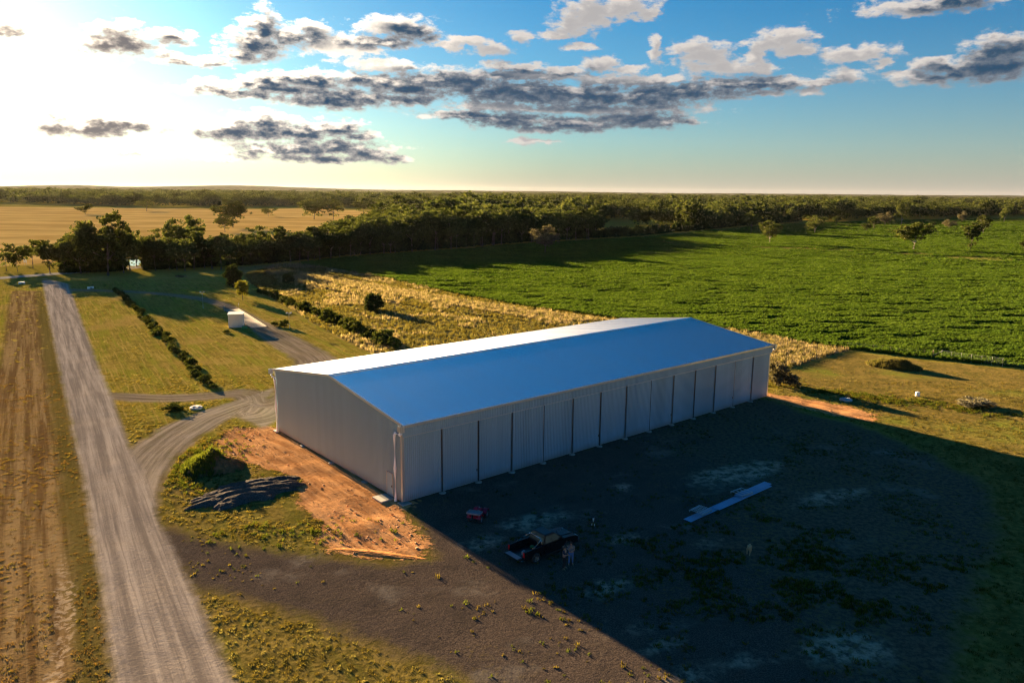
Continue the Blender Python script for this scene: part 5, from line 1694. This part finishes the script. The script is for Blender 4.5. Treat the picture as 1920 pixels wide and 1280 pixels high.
def person(label, loc, rz, pose, shirt, trousers, hat):
    s = thing('person', label, 'person', (loc[0], loc[1], 0), rz)
    J = {'pelvis': (0, 0, 0.96), 'spine': (0, 0.01, 1.12), 'chest': (0, 0.0, 1.32), 'neck': (0, 0.01, 1.49), 'jaw': (0, -0.02, 1.57), 'head': (0, -0.01, 1.65), 'crown': (0, 0.01, 1.73)}
    rad = {'pelvis': (.155, .11), 'spine': (.145, .105), 'chest': (.165, .115), 'neck': .058, 'jaw': (.07, .085), 'head': (.078, .098), 'crown': (.05, .06)}
    E = [('pelvis', 'spine'), ('spine', 'chest'), ('chest', 'neck'), ('neck', 'jaw'), ('jaw', 'head'), ('head', 'crown')]
    for sd, k in (('l', 1), ('r', -1)):
        J['sh' + sd], rad['sh' + sd] = (0.19 * k, 0.01, 1.42), .066
        J['el' + sd], J['wr' + sd] = pose['el' + sd], pose['wr' + sd]
        rad['el' + sd], rad['wr' + sd] = .046, .032
        E += [('chest', 'sh' + sd), ('sh' + sd, 'el' + sd), ('el' + sd, 'wr' + sd)]
        w, e = Vector(J['wr' + sd]), Vector(J['el' + sd])
        d = (w - e).normalized()
        side = d.cross(Vector((0, 0, 1)))
        side = side.normalized() if side.length > .1 else Vector((1, 0, 0))
        up = side.cross(d).normalized()
        pm = w + d * 0.07
        J['palm' + sd], rad['palm' + sd] = tuple(pm), (.030, .018)
        E.append(('wr' + sd, 'palm' + sd))
        for q, (off, ln) in enumerate(((-0.030, 0.062), (-0.010, 0.075), (0.010, 0.070), (0.028, 0.055))):
            a = pm + side * off + d * 0.03
            J['fa%d%s' % (q, sd)], rad['fa%d%s' % (q, sd)] = tuple(a), .0095
            J['fb%d%s' % (q, sd)], rad['fb%d%s' % (q, sd)] = tuple(a + d * ln * .55 - up * .012), .009
            J['fc%d%s' % (q, sd)], rad['fc%d%s' % (q, sd)] = tuple(a + d * ln * .85 - up * .034), .008
            E += [('palm' + sd, 'fa%d%s' % (q, sd)), ('fa%d%s' % (q, sd), 'fb%d%s' % (q, sd)), ('fb%d%s' % (q, sd), 'fc%d%s' % (q, sd))]
        a = w + d * 0.03 + side * 0.035 * k
        J['ta' + sd], rad['ta' + sd] = tuple(a), .011
        J['tb' + sd], rad['tb' + sd] = tuple(a + d * .045 + side * .012 * k), .009
        E += [('wr' + sd, 'ta' + sd), ('ta' + sd, 'tb' + sd)]
        J['hip' + sd], rad['hip' + sd] = (0.095 * k, 0, 0.90), .088
        J['kn' + sd], rad['kn' + sd] = (0.12 * k, -0.015, 0.50), .060
        J['an' + sd], rad['an' + sd] = (0.14 * k, 0.03, 0.10), .042
        J['toe' + sd], rad['toe' + sd] = (0.16 * k, -0.13, 0.045), .038
        E += [('pelvis', 'hip' + sd), ('hip' + sd, 'kn' + sd), ('kn' + sd, 'an' + sd), ('an' + sd, 'toe' + sd)]
    names = list(J)
    ix = {n: i for i, n in enumerate(names)}
    body = skin_mesh('body', 'skin', [J[n] for n in names], [(ix[a], ix[b]) for a, b in E], [rad[n] for n in names], s)

    def wear(name, mat, verts, edges, grow, ext=None):
        pj = {n: Vector(J[n]) for n in verts}
        pj.update({k: Vector(v) for k, v in (ext or {}).items()})
        nm = list(pj)
        ii = {n: i for i, n in enumerate(nm)}
        rr = []
        for n in nm:
            r = rad.get(n.split('@')[0], .06)
            r = r if isinstance(r, tuple) else (r, r)
            rr.append((r[0] + grow, r[1] + grow))
        return skin_mesh(name, mat, [pj[n] for n in nm], [(ii[a], ii[b]) for a, b in edges], rr, s)
    ext = {}
    for sd in 'lr':
        ext['el@' + sd] = Vector(J['sh' + sd]).lerp(Vector(J['el' + sd]), pose.get('sleeve', 0.75))
        rad['el'] = .052
    wear('shirt', shirt, ['pelvis', 'spine', 'chest', 'shl', 'shr'], [('pelvis', 'spine'), ('spine', 'chest'), ('chest', 'shl'), ('chest', 'shr'), ('shl', 'el@l'), ('shr', 'el@r')], .022, ext)
    wear('trousers', trousers, ['pelvis', 'hipl', 'hipr', 'knl', 'knr', 'anl', 'anr'], [('pelvis', 'hipl'), ('pelvis', 'hipr'), ('hipl', 'knl'), ('hipr', 'knr'), ('knl', 'anl'), ('knr', 'anr')], .018)
    for k in (1, -1):
        MB().loft([[(0.14 * k - .05, .09, 0), (0.14 * k + .05, .09, 0), (0.14 * k + .045, .08, .12), (0.14 * k - .045, .08, .12)], [(0.145 * k - .055, 0, 0), (0.145 * k + .055, 0, 0), (0.145 * k + .045, 0, .12), (0.145 * k - .045, 0, .12)], [(0.165 * k - .05, -.19, 0), (0.165 * k + .05, -.19, 0), (0.165 * k + .04, -.17, .05), (0.165 * k - .04, -.17, .05)]]).build('boot', 'boot', s, bevel=0.01)
        MB().lathe([(0, -.012), (.011, -.006), (.011, .006), (0, .012)], 8, 'y', (0.032 * k, -0.103, 1.655)).build('eye', 'eye_dark', s)
        MB().box((0.088 * k, 0.0, 1.64), (0.022, 0.045, 0.065)).build('ear', 'skin', s, bevel=0.008)
    MB().box((0, -0.115, 1.625), (0.026, 0.035, 0.045), taper=0.6).build('nose', 'skin', s)
    MB().box((0, -0.098, 1.585), (0.05, 0.012, 0.008)).build('mouth', 'boot', s)
    if hat == 'hat':
        MB().lathe([(0.0, 1.80), (0.07, 1.80), (0.095, 1.77), (0.10, 1.715), (0.20, 1.70), (0.205, 1.692), (0.10, 1.695), (0.0, 1.695)], 16).build('hat', 'felt', s, smooth=True)
        MB().lathe([(0.098, 1.70), (0.10, 1.62), (0.085, 1.56), (0.06, 1.55)], 14, c=(0, 0.03, 0)).build('hair', 'hair_brown', s, smooth=True)
    else:
        MB().lathe([(0.0, 1.765), (0.05, 1.76), (0.088, 1.725), (0.102, 1.67), (0.098, 1.64)], 16, c=(0, 0.014, 0)).build('hair', 'hair_brown', s, smooth=True)
    return s


def people_and_dogs():
    a, b = gp(1070, 1058), gp(1058, 1066)
    person('person in grey checked shirt and blue jeans with one hand at the chin', a, R(8), {'ell': (0.25, -0.02, 1.16), 'wrl': (0.02, -0.18, 1.14), 'elr': (-0.22, -0.10, 1.16), 'wrr': (-0.03, -0.17, 1.50)}, 'check_shirt', 'denim', 'hair')
    person('person in dark hat, navy shirt and black trousers beside the truck', b, R(62), {'ell': (0.25, 0.0, 1.16), 'wrl': (0.10, -0.25, 1.12), 'elr': (-0.25, 0.0, 1.16), 'wrr': (-0.08, -0.26, 1.16)}, 'navy_cloth', 'black_cloth', 'hat')

    def dog(label, loc, rz, mat, walk, scale, tail_up):
        s = thing('dog', label, 'dog', (loc[0], loc[1], 0), rz)
        s.scale = (scale,) * 3
        w = walk
        P = [(-0.22, 0, 0.45), (0.0, 0, 0.43), (0.22, 0, 0.44), (0.34, 0, 0.54), (0.42, 0, 0.62), (0.50, 0, 0.60), (0.57, 0, 0.57), (-0.30, 0, 0.46), (-0.42, 0, 0.40 + tail_up), (-0.52, 0, 0.32 + tail_up * 2)]
        rd = [(.085, .095), (.08, .085), (.095, .115), (.062, .07), (.066, .06), (.045, .042), (.030, .028), .04, .028, .016]
        E = [(0, 1), (1, 2), (2, 3), (3, 4), (4, 5), (5, 6), (0, 7), (7, 8), (8, 9)]
        for k, sw in ((1, w), (-1, -w)):
            b0 = len(P)
            P += [(0.22, 0.085 * k, 0.34), (0.20 + sw * .6, 0.09 * k, 0.19), (0.22 + sw, 0.09 * k, 0.05), (0.26 + sw, 0.09 * k, 0.025)]
            rd += [.052, .034, .026, .028]
            E += [(2, b0), (b0, b0 + 1), (b0 + 1, b0 + 2), (b0 + 2, b0 + 3)]
            b0 = len(P)
            P += [(-0.22, 0.085 * k, 0.36), (-0.16 - sw * .4, 0.09 * k, 0.27), (-0.29 - sw, 0.09 * k, 0.17), (-0.26 - sw, 0.09 * k, 0.05), (-0.22 - sw, 0.09 * k, 0.025)]
            rd += [.064, .046, .030, .024, .028]
            E += [(0, b0), (b0, b0 + 1), (b0 + 1, b0 + 2), (b0 + 2, b0 + 3), (b0 + 3, b0 + 4)]
        skin_mesh('body', mat, P, E, rd, s)
        for k in (1, -1):
            MB().add([(0.38, 0.03 * k, 0.66), (0.42, 0.075 * k, 0.655), (0.40, 0.06 * k, 0.74), (0.36, 0.055 * k, 0.66)], [(0, 1, 2), (1, 3, 2), (3, 0, 2), (0, 3, 1)]).build('ear', mat, s)
            MB().lathe([(0, -.006), (.010, 0), (0, .006)], 6, 'x', (0.475, 0.030 * k, 0.635)).build('eye', 'eye_dark', s)
        MB().lathe([(0, -.012), (.014, 0), (0, .012)], 6, 'x', (0.60, 0, 0.58)).build('nose', 'eye_dark', s)
    dog('black and white dog facing this way beyond the truck bonnet', gp(1112, 983), R(-95), 'piebald_fur', 0.02, 1.15, 0.05)
    dog('tan dog walking over the yard weeds near the roofing sheets', gp(1404, 1037), R(-115), 'tan_fur', 0.09, 1.25, 0.02)


def sheets_and_frames():
    a, b = Vector(gp(1289, 977)), Vector(gp(1443, 908))
    d = (b - a)
    yaw = math.atan2(d.y, d.x)
    L = d.length

    def sheet(x0, x1, off, z, label):
        p = a + d.normalized() * x0 + Vector((-math.sin(yaw), math.cos(yaw))) * off
        s = thing('roofing_sheet', label, 'metal sheet', (p.x, p.y, z), yaw, 'loose roofing sheets on the yard')
        n = x1 - x0
        mb = MB()
        pr = rib_profile(0.76, 0.19, 0.03, -0.38)
        ribbed(mb, pr, lambda q, o: (0, q, o), lambda q, o: (n, q, o))
        ribbed(mb, pr, lambda q, o: (0, q, o - 0.004), lambda q, o: (n, q, o - 0.004))
        mb.build('ribbed_panel', 'new_sheet', s, fix=False)
    sheet(0.0, L * 0.62, 0.05, 0.05, 'long blue-sheened roofing sheet at the near end of the pile')
    sheet(L * 0.30, L * 0.97, -0.12, 0.09, 'long blue-sheened roofing sheet in the middle of the pile')
    sheet(L * 0.60, L, 0.16, 0.13, 'roofing sheet with stepped end at the far end of the pile')
    n1 = Vector((-math.sin(yaw), math.cos(yaw)))

    def frame(t, label, nx, ny, rot):
        p = a + d * t + n1 * 0.25
        s = thing('steel_frame', label, 'steel frame', (p.x, p.y, 0.17), yaw + rot, 'steel frames weighing down the roofing sheets')
        W2, D2 = 1.5, 1.25
        mb = MB()
        for y in (-D2 / 2, D2 / 2):
            MB().box((0, y, 0.11), (W2, 0.06, 0.10)).build('rail', 'galv', s)
        for k in range(nx):
            MB().box((-W2 / 2 + 0.04 + (W2 - 0.08) * k / (nx - 1), 0, 0.185), (0.045, D2, 0.04)).build('crossbar', 'galv', s)
        for k in range(ny):
            MB().box((0, -D2 / 2 + D2 * (k + 1) / (ny + 1), 0.222), (W2, 0.035, 0.03)).build('bar', 'galv', s)
        for x in (-W2 / 2 + 0.05, W2 / 2 - 0.05):
            for y in (-D2 / 2, D2 / 2):
                MB().box((x, y, 0.03), (0.06, 0.07, 0.06)).build('foot', 'galv', s)
    frame(0.17, 'close-barred steel frame lying across the near end of the roofing sheets', 7, 4, 0.05)
    frame(0.66, 'open steel frame lying across the middle of the roofing sheets', 4, 1, -0.08)


def hut_and_slab():
    x, y = gp(440, 614)
    s = thing('white_hut', 'small white box-shaped hut beside the concrete weighing slab', 'hut', (x, y + 1.1, 0), R(14))
    mb = MB()
    w, dp, h = 2.6, 2.3, 2.62
    for (x0, y0, x1, y1) in ((-w / 2, -dp / 2, w / 2, -dp / 2), (w / 2, -dp / 2, w / 2, dp / 2), (w / 2, dp / 2, -w / 2, dp / 2), (-w / 2, dp / 2, -w / 2, -dp / 2)):
        ln = math.hypot(x1 - x0, y1 - y0)
        ux, uy = (x1 - x0) / ln, (y1 - y0) / ln
        ribbed(mb, rib_profile(ln, 0.2, 0.025), lambda q, o: (x0 + ux * q + uy * o, y0 + uy * q - ux * o, 0.0), lambda q, o: (x0 + ux * q + uy * o, y0 + uy * q - ux * o, h))
    mb.build('wall', 'hut_wall', s, fix=False)
    MB().box((0, 0, h + 0.05), (w + 0.35, dp + 0.35, 0.09), rx=R(2.5)).build('roof', 'hut_roof', s)
    for sx, sy in ((-1, -1), (1, -1), (-1, 1), (1, 1)):
        MB().box((sx * (w / 2 + .01), sy * (dp / 2 + .01), h / 2), (0.09, 0.09, h)).build('corner_trim', 'hut_roof', s)
    dr = MB().box((w / 2 + 0.03, 0.2, 1.05), (0.05, 0.9, 2.05)).build('door', 'hut_roof', s)
    MB().box((w / 2 + 0.08, -0.12, 1.05), (0.06, 0.12, 0.05)).build('handle', 'black_metal', dr)
    g = gp(459, 616)
    t = thing('green_bin', 'small green box at the right foot of the white hut', 'bin', (g[0], g[1], 0), R(14))
    MB().box((0, 0, 0.22), (1.0, 0.6, 0.44), taper=0.9).build('box', 'green_paint', t, bevel=0.03)
    MB().box((0, 0, 0.47), (1.02, 0.62, 0.06)).build('lid', 'green_paint', t, bevel=0.02)
    # slab
    a, b = Vector(gp(485, 614)), Vector(gp(434, 580.5))
    dv = b - a
    yaw = math.atan2(dv.y, dv.x)
    m = (a + b) / 2
    L = dv.length
    s = thing('weighing_slab', 'long pale concrete weighing slab with raised edges beside the white hut', 'slab', (m.x, m.y, 0), yaw)
    MB().box((0, 0, 0.03), (L, 3.1, 0.14)).build('deck', 'slab_concrete', s)
    for sy in (-1, 1):
        MB().box((0, sy * 1.48, 0.14), (L, 0.20, 0.12)).build('kerb', 'slab_concrete', s)
    for k in range(1, 6):
        MB().box((-L / 2 + L * k / 6, 0, 0.102), (0.05, 2.7, 0.012)).build('joint', 'dark_gap', s)

    def lamp(px, py, h, label, heads):
        g = gp(px, py)
        t = thing('floodlight_post', label, 'lamp post', (g[0], g[1], 0), R(20))
        MB().tube([(0, 0, -0.1), (0, 0, h)], 0.06, 8).build('pole', 'galv', t)
        if heads:
            MB().box((0, 0, h), (0.9, 0.06, 0.06)).build('crossarm', 'galv', t)
            for sx in (-1, 1):
                MB().box((sx * 0.36, -0.12, h + 0.12), (0.34, 0.22, 0.24), rx=R(-20)).build('lamp_head', 'hut_roof', t)
        else:
            MB().box((0, 0, h), (0.16, 0.16, 0.2)).build('cap', 'hut_roof', t)
    lamp(543, 616, 3.0, 'grey floodlight post with two heads right of the weighing slab', True)
    lamp(381, 578, 3.6, 'grey floodlight post with two heads left of the weighing slab', True)
    lamp(448, 580, 1.3, 'short white marker post at the far corner of the weighing slab', False)
    lamp(421, 583, 1.0, 'short white marker post at the far left corner of the slab', False)


def fence():
    posts = [(1765, 671), (1782, 673), (1801, 676), (1821, 678.5), (1839, 681), (1858, 683.5), (1879, 686.5)]
    P = [Vector(gp(*q)) for q in posts]
    # straighten: the posts stand on one line
    p0, p1 = P[0], P[-1]
    s = thing('yard_fence', 'steel rail fence with wire strands along the near edge of the crop', 'fence', (p0.x, p0.y, 0))
    n = len(P)
    end = p1 + (p1 - p0) * 0.7
    Q = [p0.lerp(p1, i / (n - 1)) - p0 for i in range(n)]
    for q in Q:
        MB().tube([(q.x, q.y, -0.1), (q.x, q.y, 1.3)], 0.05, 6).build('post', 'galv', s)
    e = p1 - p0
    MB().tube([(0, 0, 1.27), (e.x, e.y, 1.27)], 0.035, 6).build('top_rail', 'galv', s)
    for h in (0.25, 0.5, 0.75, 1.0):
        MB().tube([(0, 0, h), (e.x, e.y, h)], 0.008, 4).build('wire', 'galv', s)
    for i in range(n - 1):
        for k in range(1, 7):
            q = Q[i].lerp(Q[i + 1], k / 7)
            MB().tube([(q.x, q.y, 0.1), (q.x, q.y, 1.25)], 0.006, 3).build('upright_wire', 'galv', s)
    a = Vector(gp(1749, 669)) - p0
    MB().tube([(a.x, a.y, -0.1), (a.x, a.y, 1.15)], 0.11, 7).build('timber_post', 'timber', s)
    MB().tube([(a.x, a.y, 0.35), (0, 0, 1.15)], 0.05, 6).build('brace', 'galv', s)
    s2 = thing('wire_fence', 'low wire fence running on right from the steel rail fence', 'fence', (p1.x, p1.y, 0))
    ev = (p1 - p0).normalized()
    for k in (1, 2, 3, 4):
        q = ev * 3.4 * k
        MB().tube([(q.x, q.y, -0.1), (q.x, q.y, 1.05)], 0.035, 5).build('post', 'timber', s2)
    q = ev * 3.4 * 4
    for h in (0.4, 0.7, 1.0):
        MB().tube([(0, 0, h), (q.x, q.y, h)], 0.007, 3).build('wire', 'galv', s2)
    s3 = thing('post_and_wire_fence', 'old post and wire fence along the crop edge, left of the rail fence', 'fence', (p0.x, p0.y, 0))
    for k in range(1, 11):
        q = Vector(gp(1749 - 16 * k, 669 - 1.7 * k)) - p0
        MB().tube([(q.x, q.y, -0.1), (q.x, q.y, 1.0)], 0.04, 5).build('post', 'timber', s3)
    q2 = Vector(gp(1749 - 160, 669 - 17)) - p0
    for h in (0.4, 0.7, 0.95):
        MB().tube([(a.x, a.y, h), (q2.x, q2.y, h)], 0.007, 3).build('wire', 'galv', s3)


def mound(name, label, cat, c, yaw, rx, ry, h, mat, seed, ridges=0.0, parts=(), rough=0.18, n=56, pw=1.3):
    """heap of loose material as one shaped skin, ground contact all round"""
    s = thing(name, label, cat, (c[0], c[1], 0), yaw)
    u = np.linspace(-1, 1, n)
    U, V = np.meshgrid(u, u)
    rr = np.sqrt(U ** 2 + V ** 2)
    a = np.arctan2(V, U)
    jag = 0.62 if ridges else 0.30
    rim = 1 - jag * (fbm(np.cos(a) * (4.0 if ridges else 1.9) + 7, np.sin(a) * (2.6 if ridges else 1.9) + 3, seed) - 0.2)
    f = np.clip(1 - rr / rim, 0, 1)
    Z = h * f ** (1 / pw) * (0.75 + 0.5 * (fbm(U * 2.2 + 5, V * 2.2, seed + 3) - .5)) * (1 + 0.4 * (fbm(U * 1.3, V * 1.3, seed + 9) - 0.5))
    if ridges:
        wv = V * 10 + 3.0 * (fbm(U * 1.6 + 3, V * 1.6, seed + 5) - 0.5) + U * 1.5
        Z = Z * (0.78 + 0.34 * np.abs(np.sin(wv)) ** 0.8 * (0.4 + 1.1 * fbm(U * 3.2, V * 3.2, seed + 6)))
    Z += (fbm(U * 9, V * 9, seed + 7) - 0.5) * rough * h * np.clip(f * 6, 0, 1)
    Z = np.where(f <= 0.0, -0.12, Z - 0.03)
    vs = np.stack([U * rx, V * ry, Z], -1).reshape(-1, 3)
    keep = (f > -1)
    fs = []
    fm = np.maximum.reduce([f[:-1, :-1], f[1:, :-1], f[:-1, 1:], f[1:, 1:]])
    for j in range(n - 1):
        for i in range(n - 1):
            if fm[j, i] > 0:
                k = j * n + i
                fs.append((k, k + 1, k + n + 1, k + n))
    MB().add(vs, fs).build('heap', mat, s, smooth=True, fix=False)
    return s, (U * rx, V * ry, Z, f)


def heap_material(name, cols, blade=None, bump=0.8, scale=3.0):
    T = new_mat(name)
    pos = T.node('ShaderNodeNewGeometry', None, 'Position')
    n1 = T.noise(pos, scale, 5.0, 0.65)
    n2 = T.noise(pos, 0.8, 3.0, 0.6)
    c = T.mix(T.ss(n1, 0.35, 0.65), cols[0], cols[1])
    if len(cols) > 2:
        c = T.mix(T.ss(n2, 0.47, 0.60), c, cols[2])
    bp = T.node('ShaderNodeBump', {'Strength': bump, 'Distance': 0.15, 'Height': T.noise(pos, scale * 2.5, 4.0, 0.7)})
    finish(T, T.node('ShaderNodeBsdfDiffuse', {'Color': c, 'Normal': bp}))


def heaps_and_small_things():
    heap_material('heap_soil', ((0.16, 0.085, 0.040), (0.27, 0.145, 0.065), (0.07, 0.085, 0.018)))
    heap_material('heap_gravel', ((0.055, 0.049, 0.046), (0.17, 0.148, 0.13)), scale=9.0)
    heap_material('heap_grass', ((0.12, 0.09, 0.03), (0.24, 0.17, 0.07), (0.10, 0.10, 0.025)))
    heap_material('heap_orange', ((0.34, 0.15, 0.055), (0.55, 0.26, 0.10)))
    rng = np.random.default_rng(3)

    def clothe(s, g, blades, count, cond, name='weed_cover'):
        X, Y, Z, f = [q.ravel() for q in g]
        k = np.where((f > 0.02) & cond(X, Y, f))[0]
        pick = rng.choice(k, count)
        v, fc = [], []
        for i in pick:
            me = blades[rng.integers(len(blades))]
            a, sc = rng.uniform(0, 6.28), rng.uniform(0.7, 1.5)
            ca, sa = math.cos(a) * sc, math.sin(a) * sc
            ox, oy = X[i] + rng.uniform(-.08, .08), Y[i] + rng.uniform(-.08, .08)
            b = len(v)
            v += [(ox + p[0] * ca - p[1] * sa, oy + p[0] * sa + p[1] * ca, Z[i] + p[2] * sc) for p in me[0]]
            fc += [tuple(b + q for q in t) for t in me[1]]
        return v, fc

    def blades(n, h, spread, w):
        out = []
        for i in range(5):
            me = blade_tuft(900 + i, n, h, spread, w, 'green_blade')
            out.append(([tuple(q.co) for q in me.vertices], [tuple(p.vertices) for p in me.polygons]))
        return out
    bl = blades(12, 0.34, 0.28, 0.026)
    c = gp(398, 878)
    s, g = mound('soil_mound', 'brown soil mound with green weeds on its crest, left of the shed', 'mound', (c[0], c[1] + 0.3), R(10), 3.3, 2.7, 2.3, 'heap_soil', 4, pw=1.0)
    v, f = clothe(s, g, bl, 300, lambda x, y, q: (x < 0.35) | (q > 0.72))
    MB().add(v, f).build('weed_cover', 'green_blade', s, fix=False)['kind'] = 'stuff'
    c = gp(462, 922)
    a, b = Vector(gp(365, 938)), Vector(gp(560, 897))
    yaw = math.atan2(b.y - a.y, b.x - a.x)
    mound('gravel_heap', 'long ridged heap of black gravel beside the orange soil', 'gravel heap', c, yaw, 6.2, 3.3, 0.72, 'heap_gravel', 8, ridges=0.55, n=120, pw=1.7, rough=0.30)
    mound('soil_windrow', 'thin low ridge of orange soil along the edge of the gravel yard', 'mound', gp(700, 1036), R(-12), 4.6, 0.5, 0.16, 'heap_orange', 15, n=48)
    c = gp(1678, 690)
    s, g = mound('grassy_mound', 'overgrown grassy mound in the right paddock below the crop', 'mound', (c[0], c[1] + 0.6), R(-32), 4.1, 2.2, 1.9, 'heap_grass', 21, pw=1.1)
    v, f = clothe(s, g, blades(12, 0.42, 0.32, 0.03), 900, lambda x, y, q: q > 0.0)
    MB().add(v, f).build('grass_cover', 'mixed_blade', s, fix=False)['kind'] = 'stuff'
    # flat lids and odd bits

    def lid(px, py, r, label):
        g = gp(px, py)
        s = thing('tank_lid', label, 'slab', (g[0], g[1], 0), 0.3)
        MB().lathe([(0, -0.05), (r, -0.05), (r, 0.14), (r * 0.9, 0.20), (r * 0.4, 0.24), (0.0, 0.25)], 18).build('lid', 'pale_lid', s)
        MB().lathe([(0, 0.2), (r * 0.22, 0.22), (r * 0.22, 0.31), (0, 0.32)], 12, c=(r * 0.45, -r * 0.1, 0)).build('hatch', 'pale_lid', s)
        MB().box((-r * .4, 0.1, 0.27), (r * 0.6, r * .6, 0.05), rz=0.4, rx=0.05).build('cover_sheet', 'pale_lid', s)
    lid(368, 765, 0.75, 'pale round concrete lid in the lawn by the left track')
    lid(1586, 750, 0.8, 'pale round concrete lid in the grass beyond the shadow')
    g = gp(1720, 742)
    s = thing('white_drum', 'small white drum standing in the right paddock', 'drum', (g[0], g[1], 0))
    MB().lathe([(0, 0), (0.26, 0), (0.28, 0.04), (0.28, 0.50), (0.26, 0.54), (0, 0.55)], 14).build('drum', 'white_paint', s)
    MB().lathe([(0.0, 0.56), (0.1, 0.56), (0.1, 0.60), (0, 0.60)], 10).build('cap', 'white_paint', s)
    for px, py, lb in ((170, 541, 'pale culvert headwall right of the gravel road junction'), (41, 532, 'pale culvert headwall left of the gravel road junction')):
        g = gp(px, py)
        s = thing('culvert_headwall', lb, 'culvert', (g[0], g[1], 0), R(50))
        MB().box((0, 0, 0.25), (1.6, 0.3, 0.6)).build('wall', 'white_paint', s, bevel=0.03)
        MB().tube([(0, -0.17, 0.2), (0, -0.6, 0.2)], 0.22, 10).build('pipe', 'concrete', s)
    g = gp(48, 497)
    s = thing('roadside_sign', 'white sign board on posts behind the trees left of the junction', 'sign', (g[0], g[1], 0), R(-20))
    MB().box((0, 0, 1.5), (1.5, 0.06, 1.3)).build('board', 'white_paint', s)
    for sx in (-.5, .5):
        MB().tube([(sx, 0.06, -0.1), (sx, 0.06, 2.1)], 0.05, 6).build('post', 'galv', s)


def water():
    T = new_mat('water')
    pos = T.node('ShaderNodeNewGeometry', None, 'Position')
    bp = T.node('ShaderNodeBump', {'Strength': 0.6, 'Distance': 0.08, 'Height': T.noise(pos, 2.2, 3.0)})
    finish(T, T.node('ShaderNodeBsdfPrincipled', {'Base Color': (0.05, 0.055, 0.045), 'Roughness': 0.08, 'Normal': bp}))
    for nm, pts in (('pond_water', [(236, 498), (236, 487), (247, 484), (262, 486), (266, 493), (258, 499)]), ('puddle_water', [(326, 519), (332, 515), (350, 516), (352, 519), (340, 521)])):
        q = PX(*pts)
        q = smooth_line(q + [q[0]], 2)[:-1]
        MB().add([(x, y, 0.012) for x, y in q], [tuple(range(len(q)))]).build(nm, 'water')['kind'] = 'structure'


build_ute()
build_quad()
people_and_dogs()
sheets_and_frames()
hut_and_slab()
fence()
heaps_and_small_things()
water()


# ------------------------------------------------------------------ the air
def haze():
    T = new_mat('haze_air')
    v = T.node('ShaderNodeVolumePrincipled', {'Color': HAZE_AIR, 'Density': HAZE_DENSITY, 'Anisotropy': 0.4})
    T.node('ShaderNodeOutputMaterial', {'Volume': v}, None)
    x, y0, y1, z0, z1 = 14100, -2100, 14100, -1.6, 96.0
    b = MB().box((0, (y0 + y1) / 2, (z0 + z1) / 2), (2 * x, y1 - y0, z1 - z0))
    b.build('haze', 'haze_air')['kind'] = 'stuff'


HAZE_DENSITY = 5.0e-6
HAZE_AIR = (0.95, 0.93, 0.90)
haze()
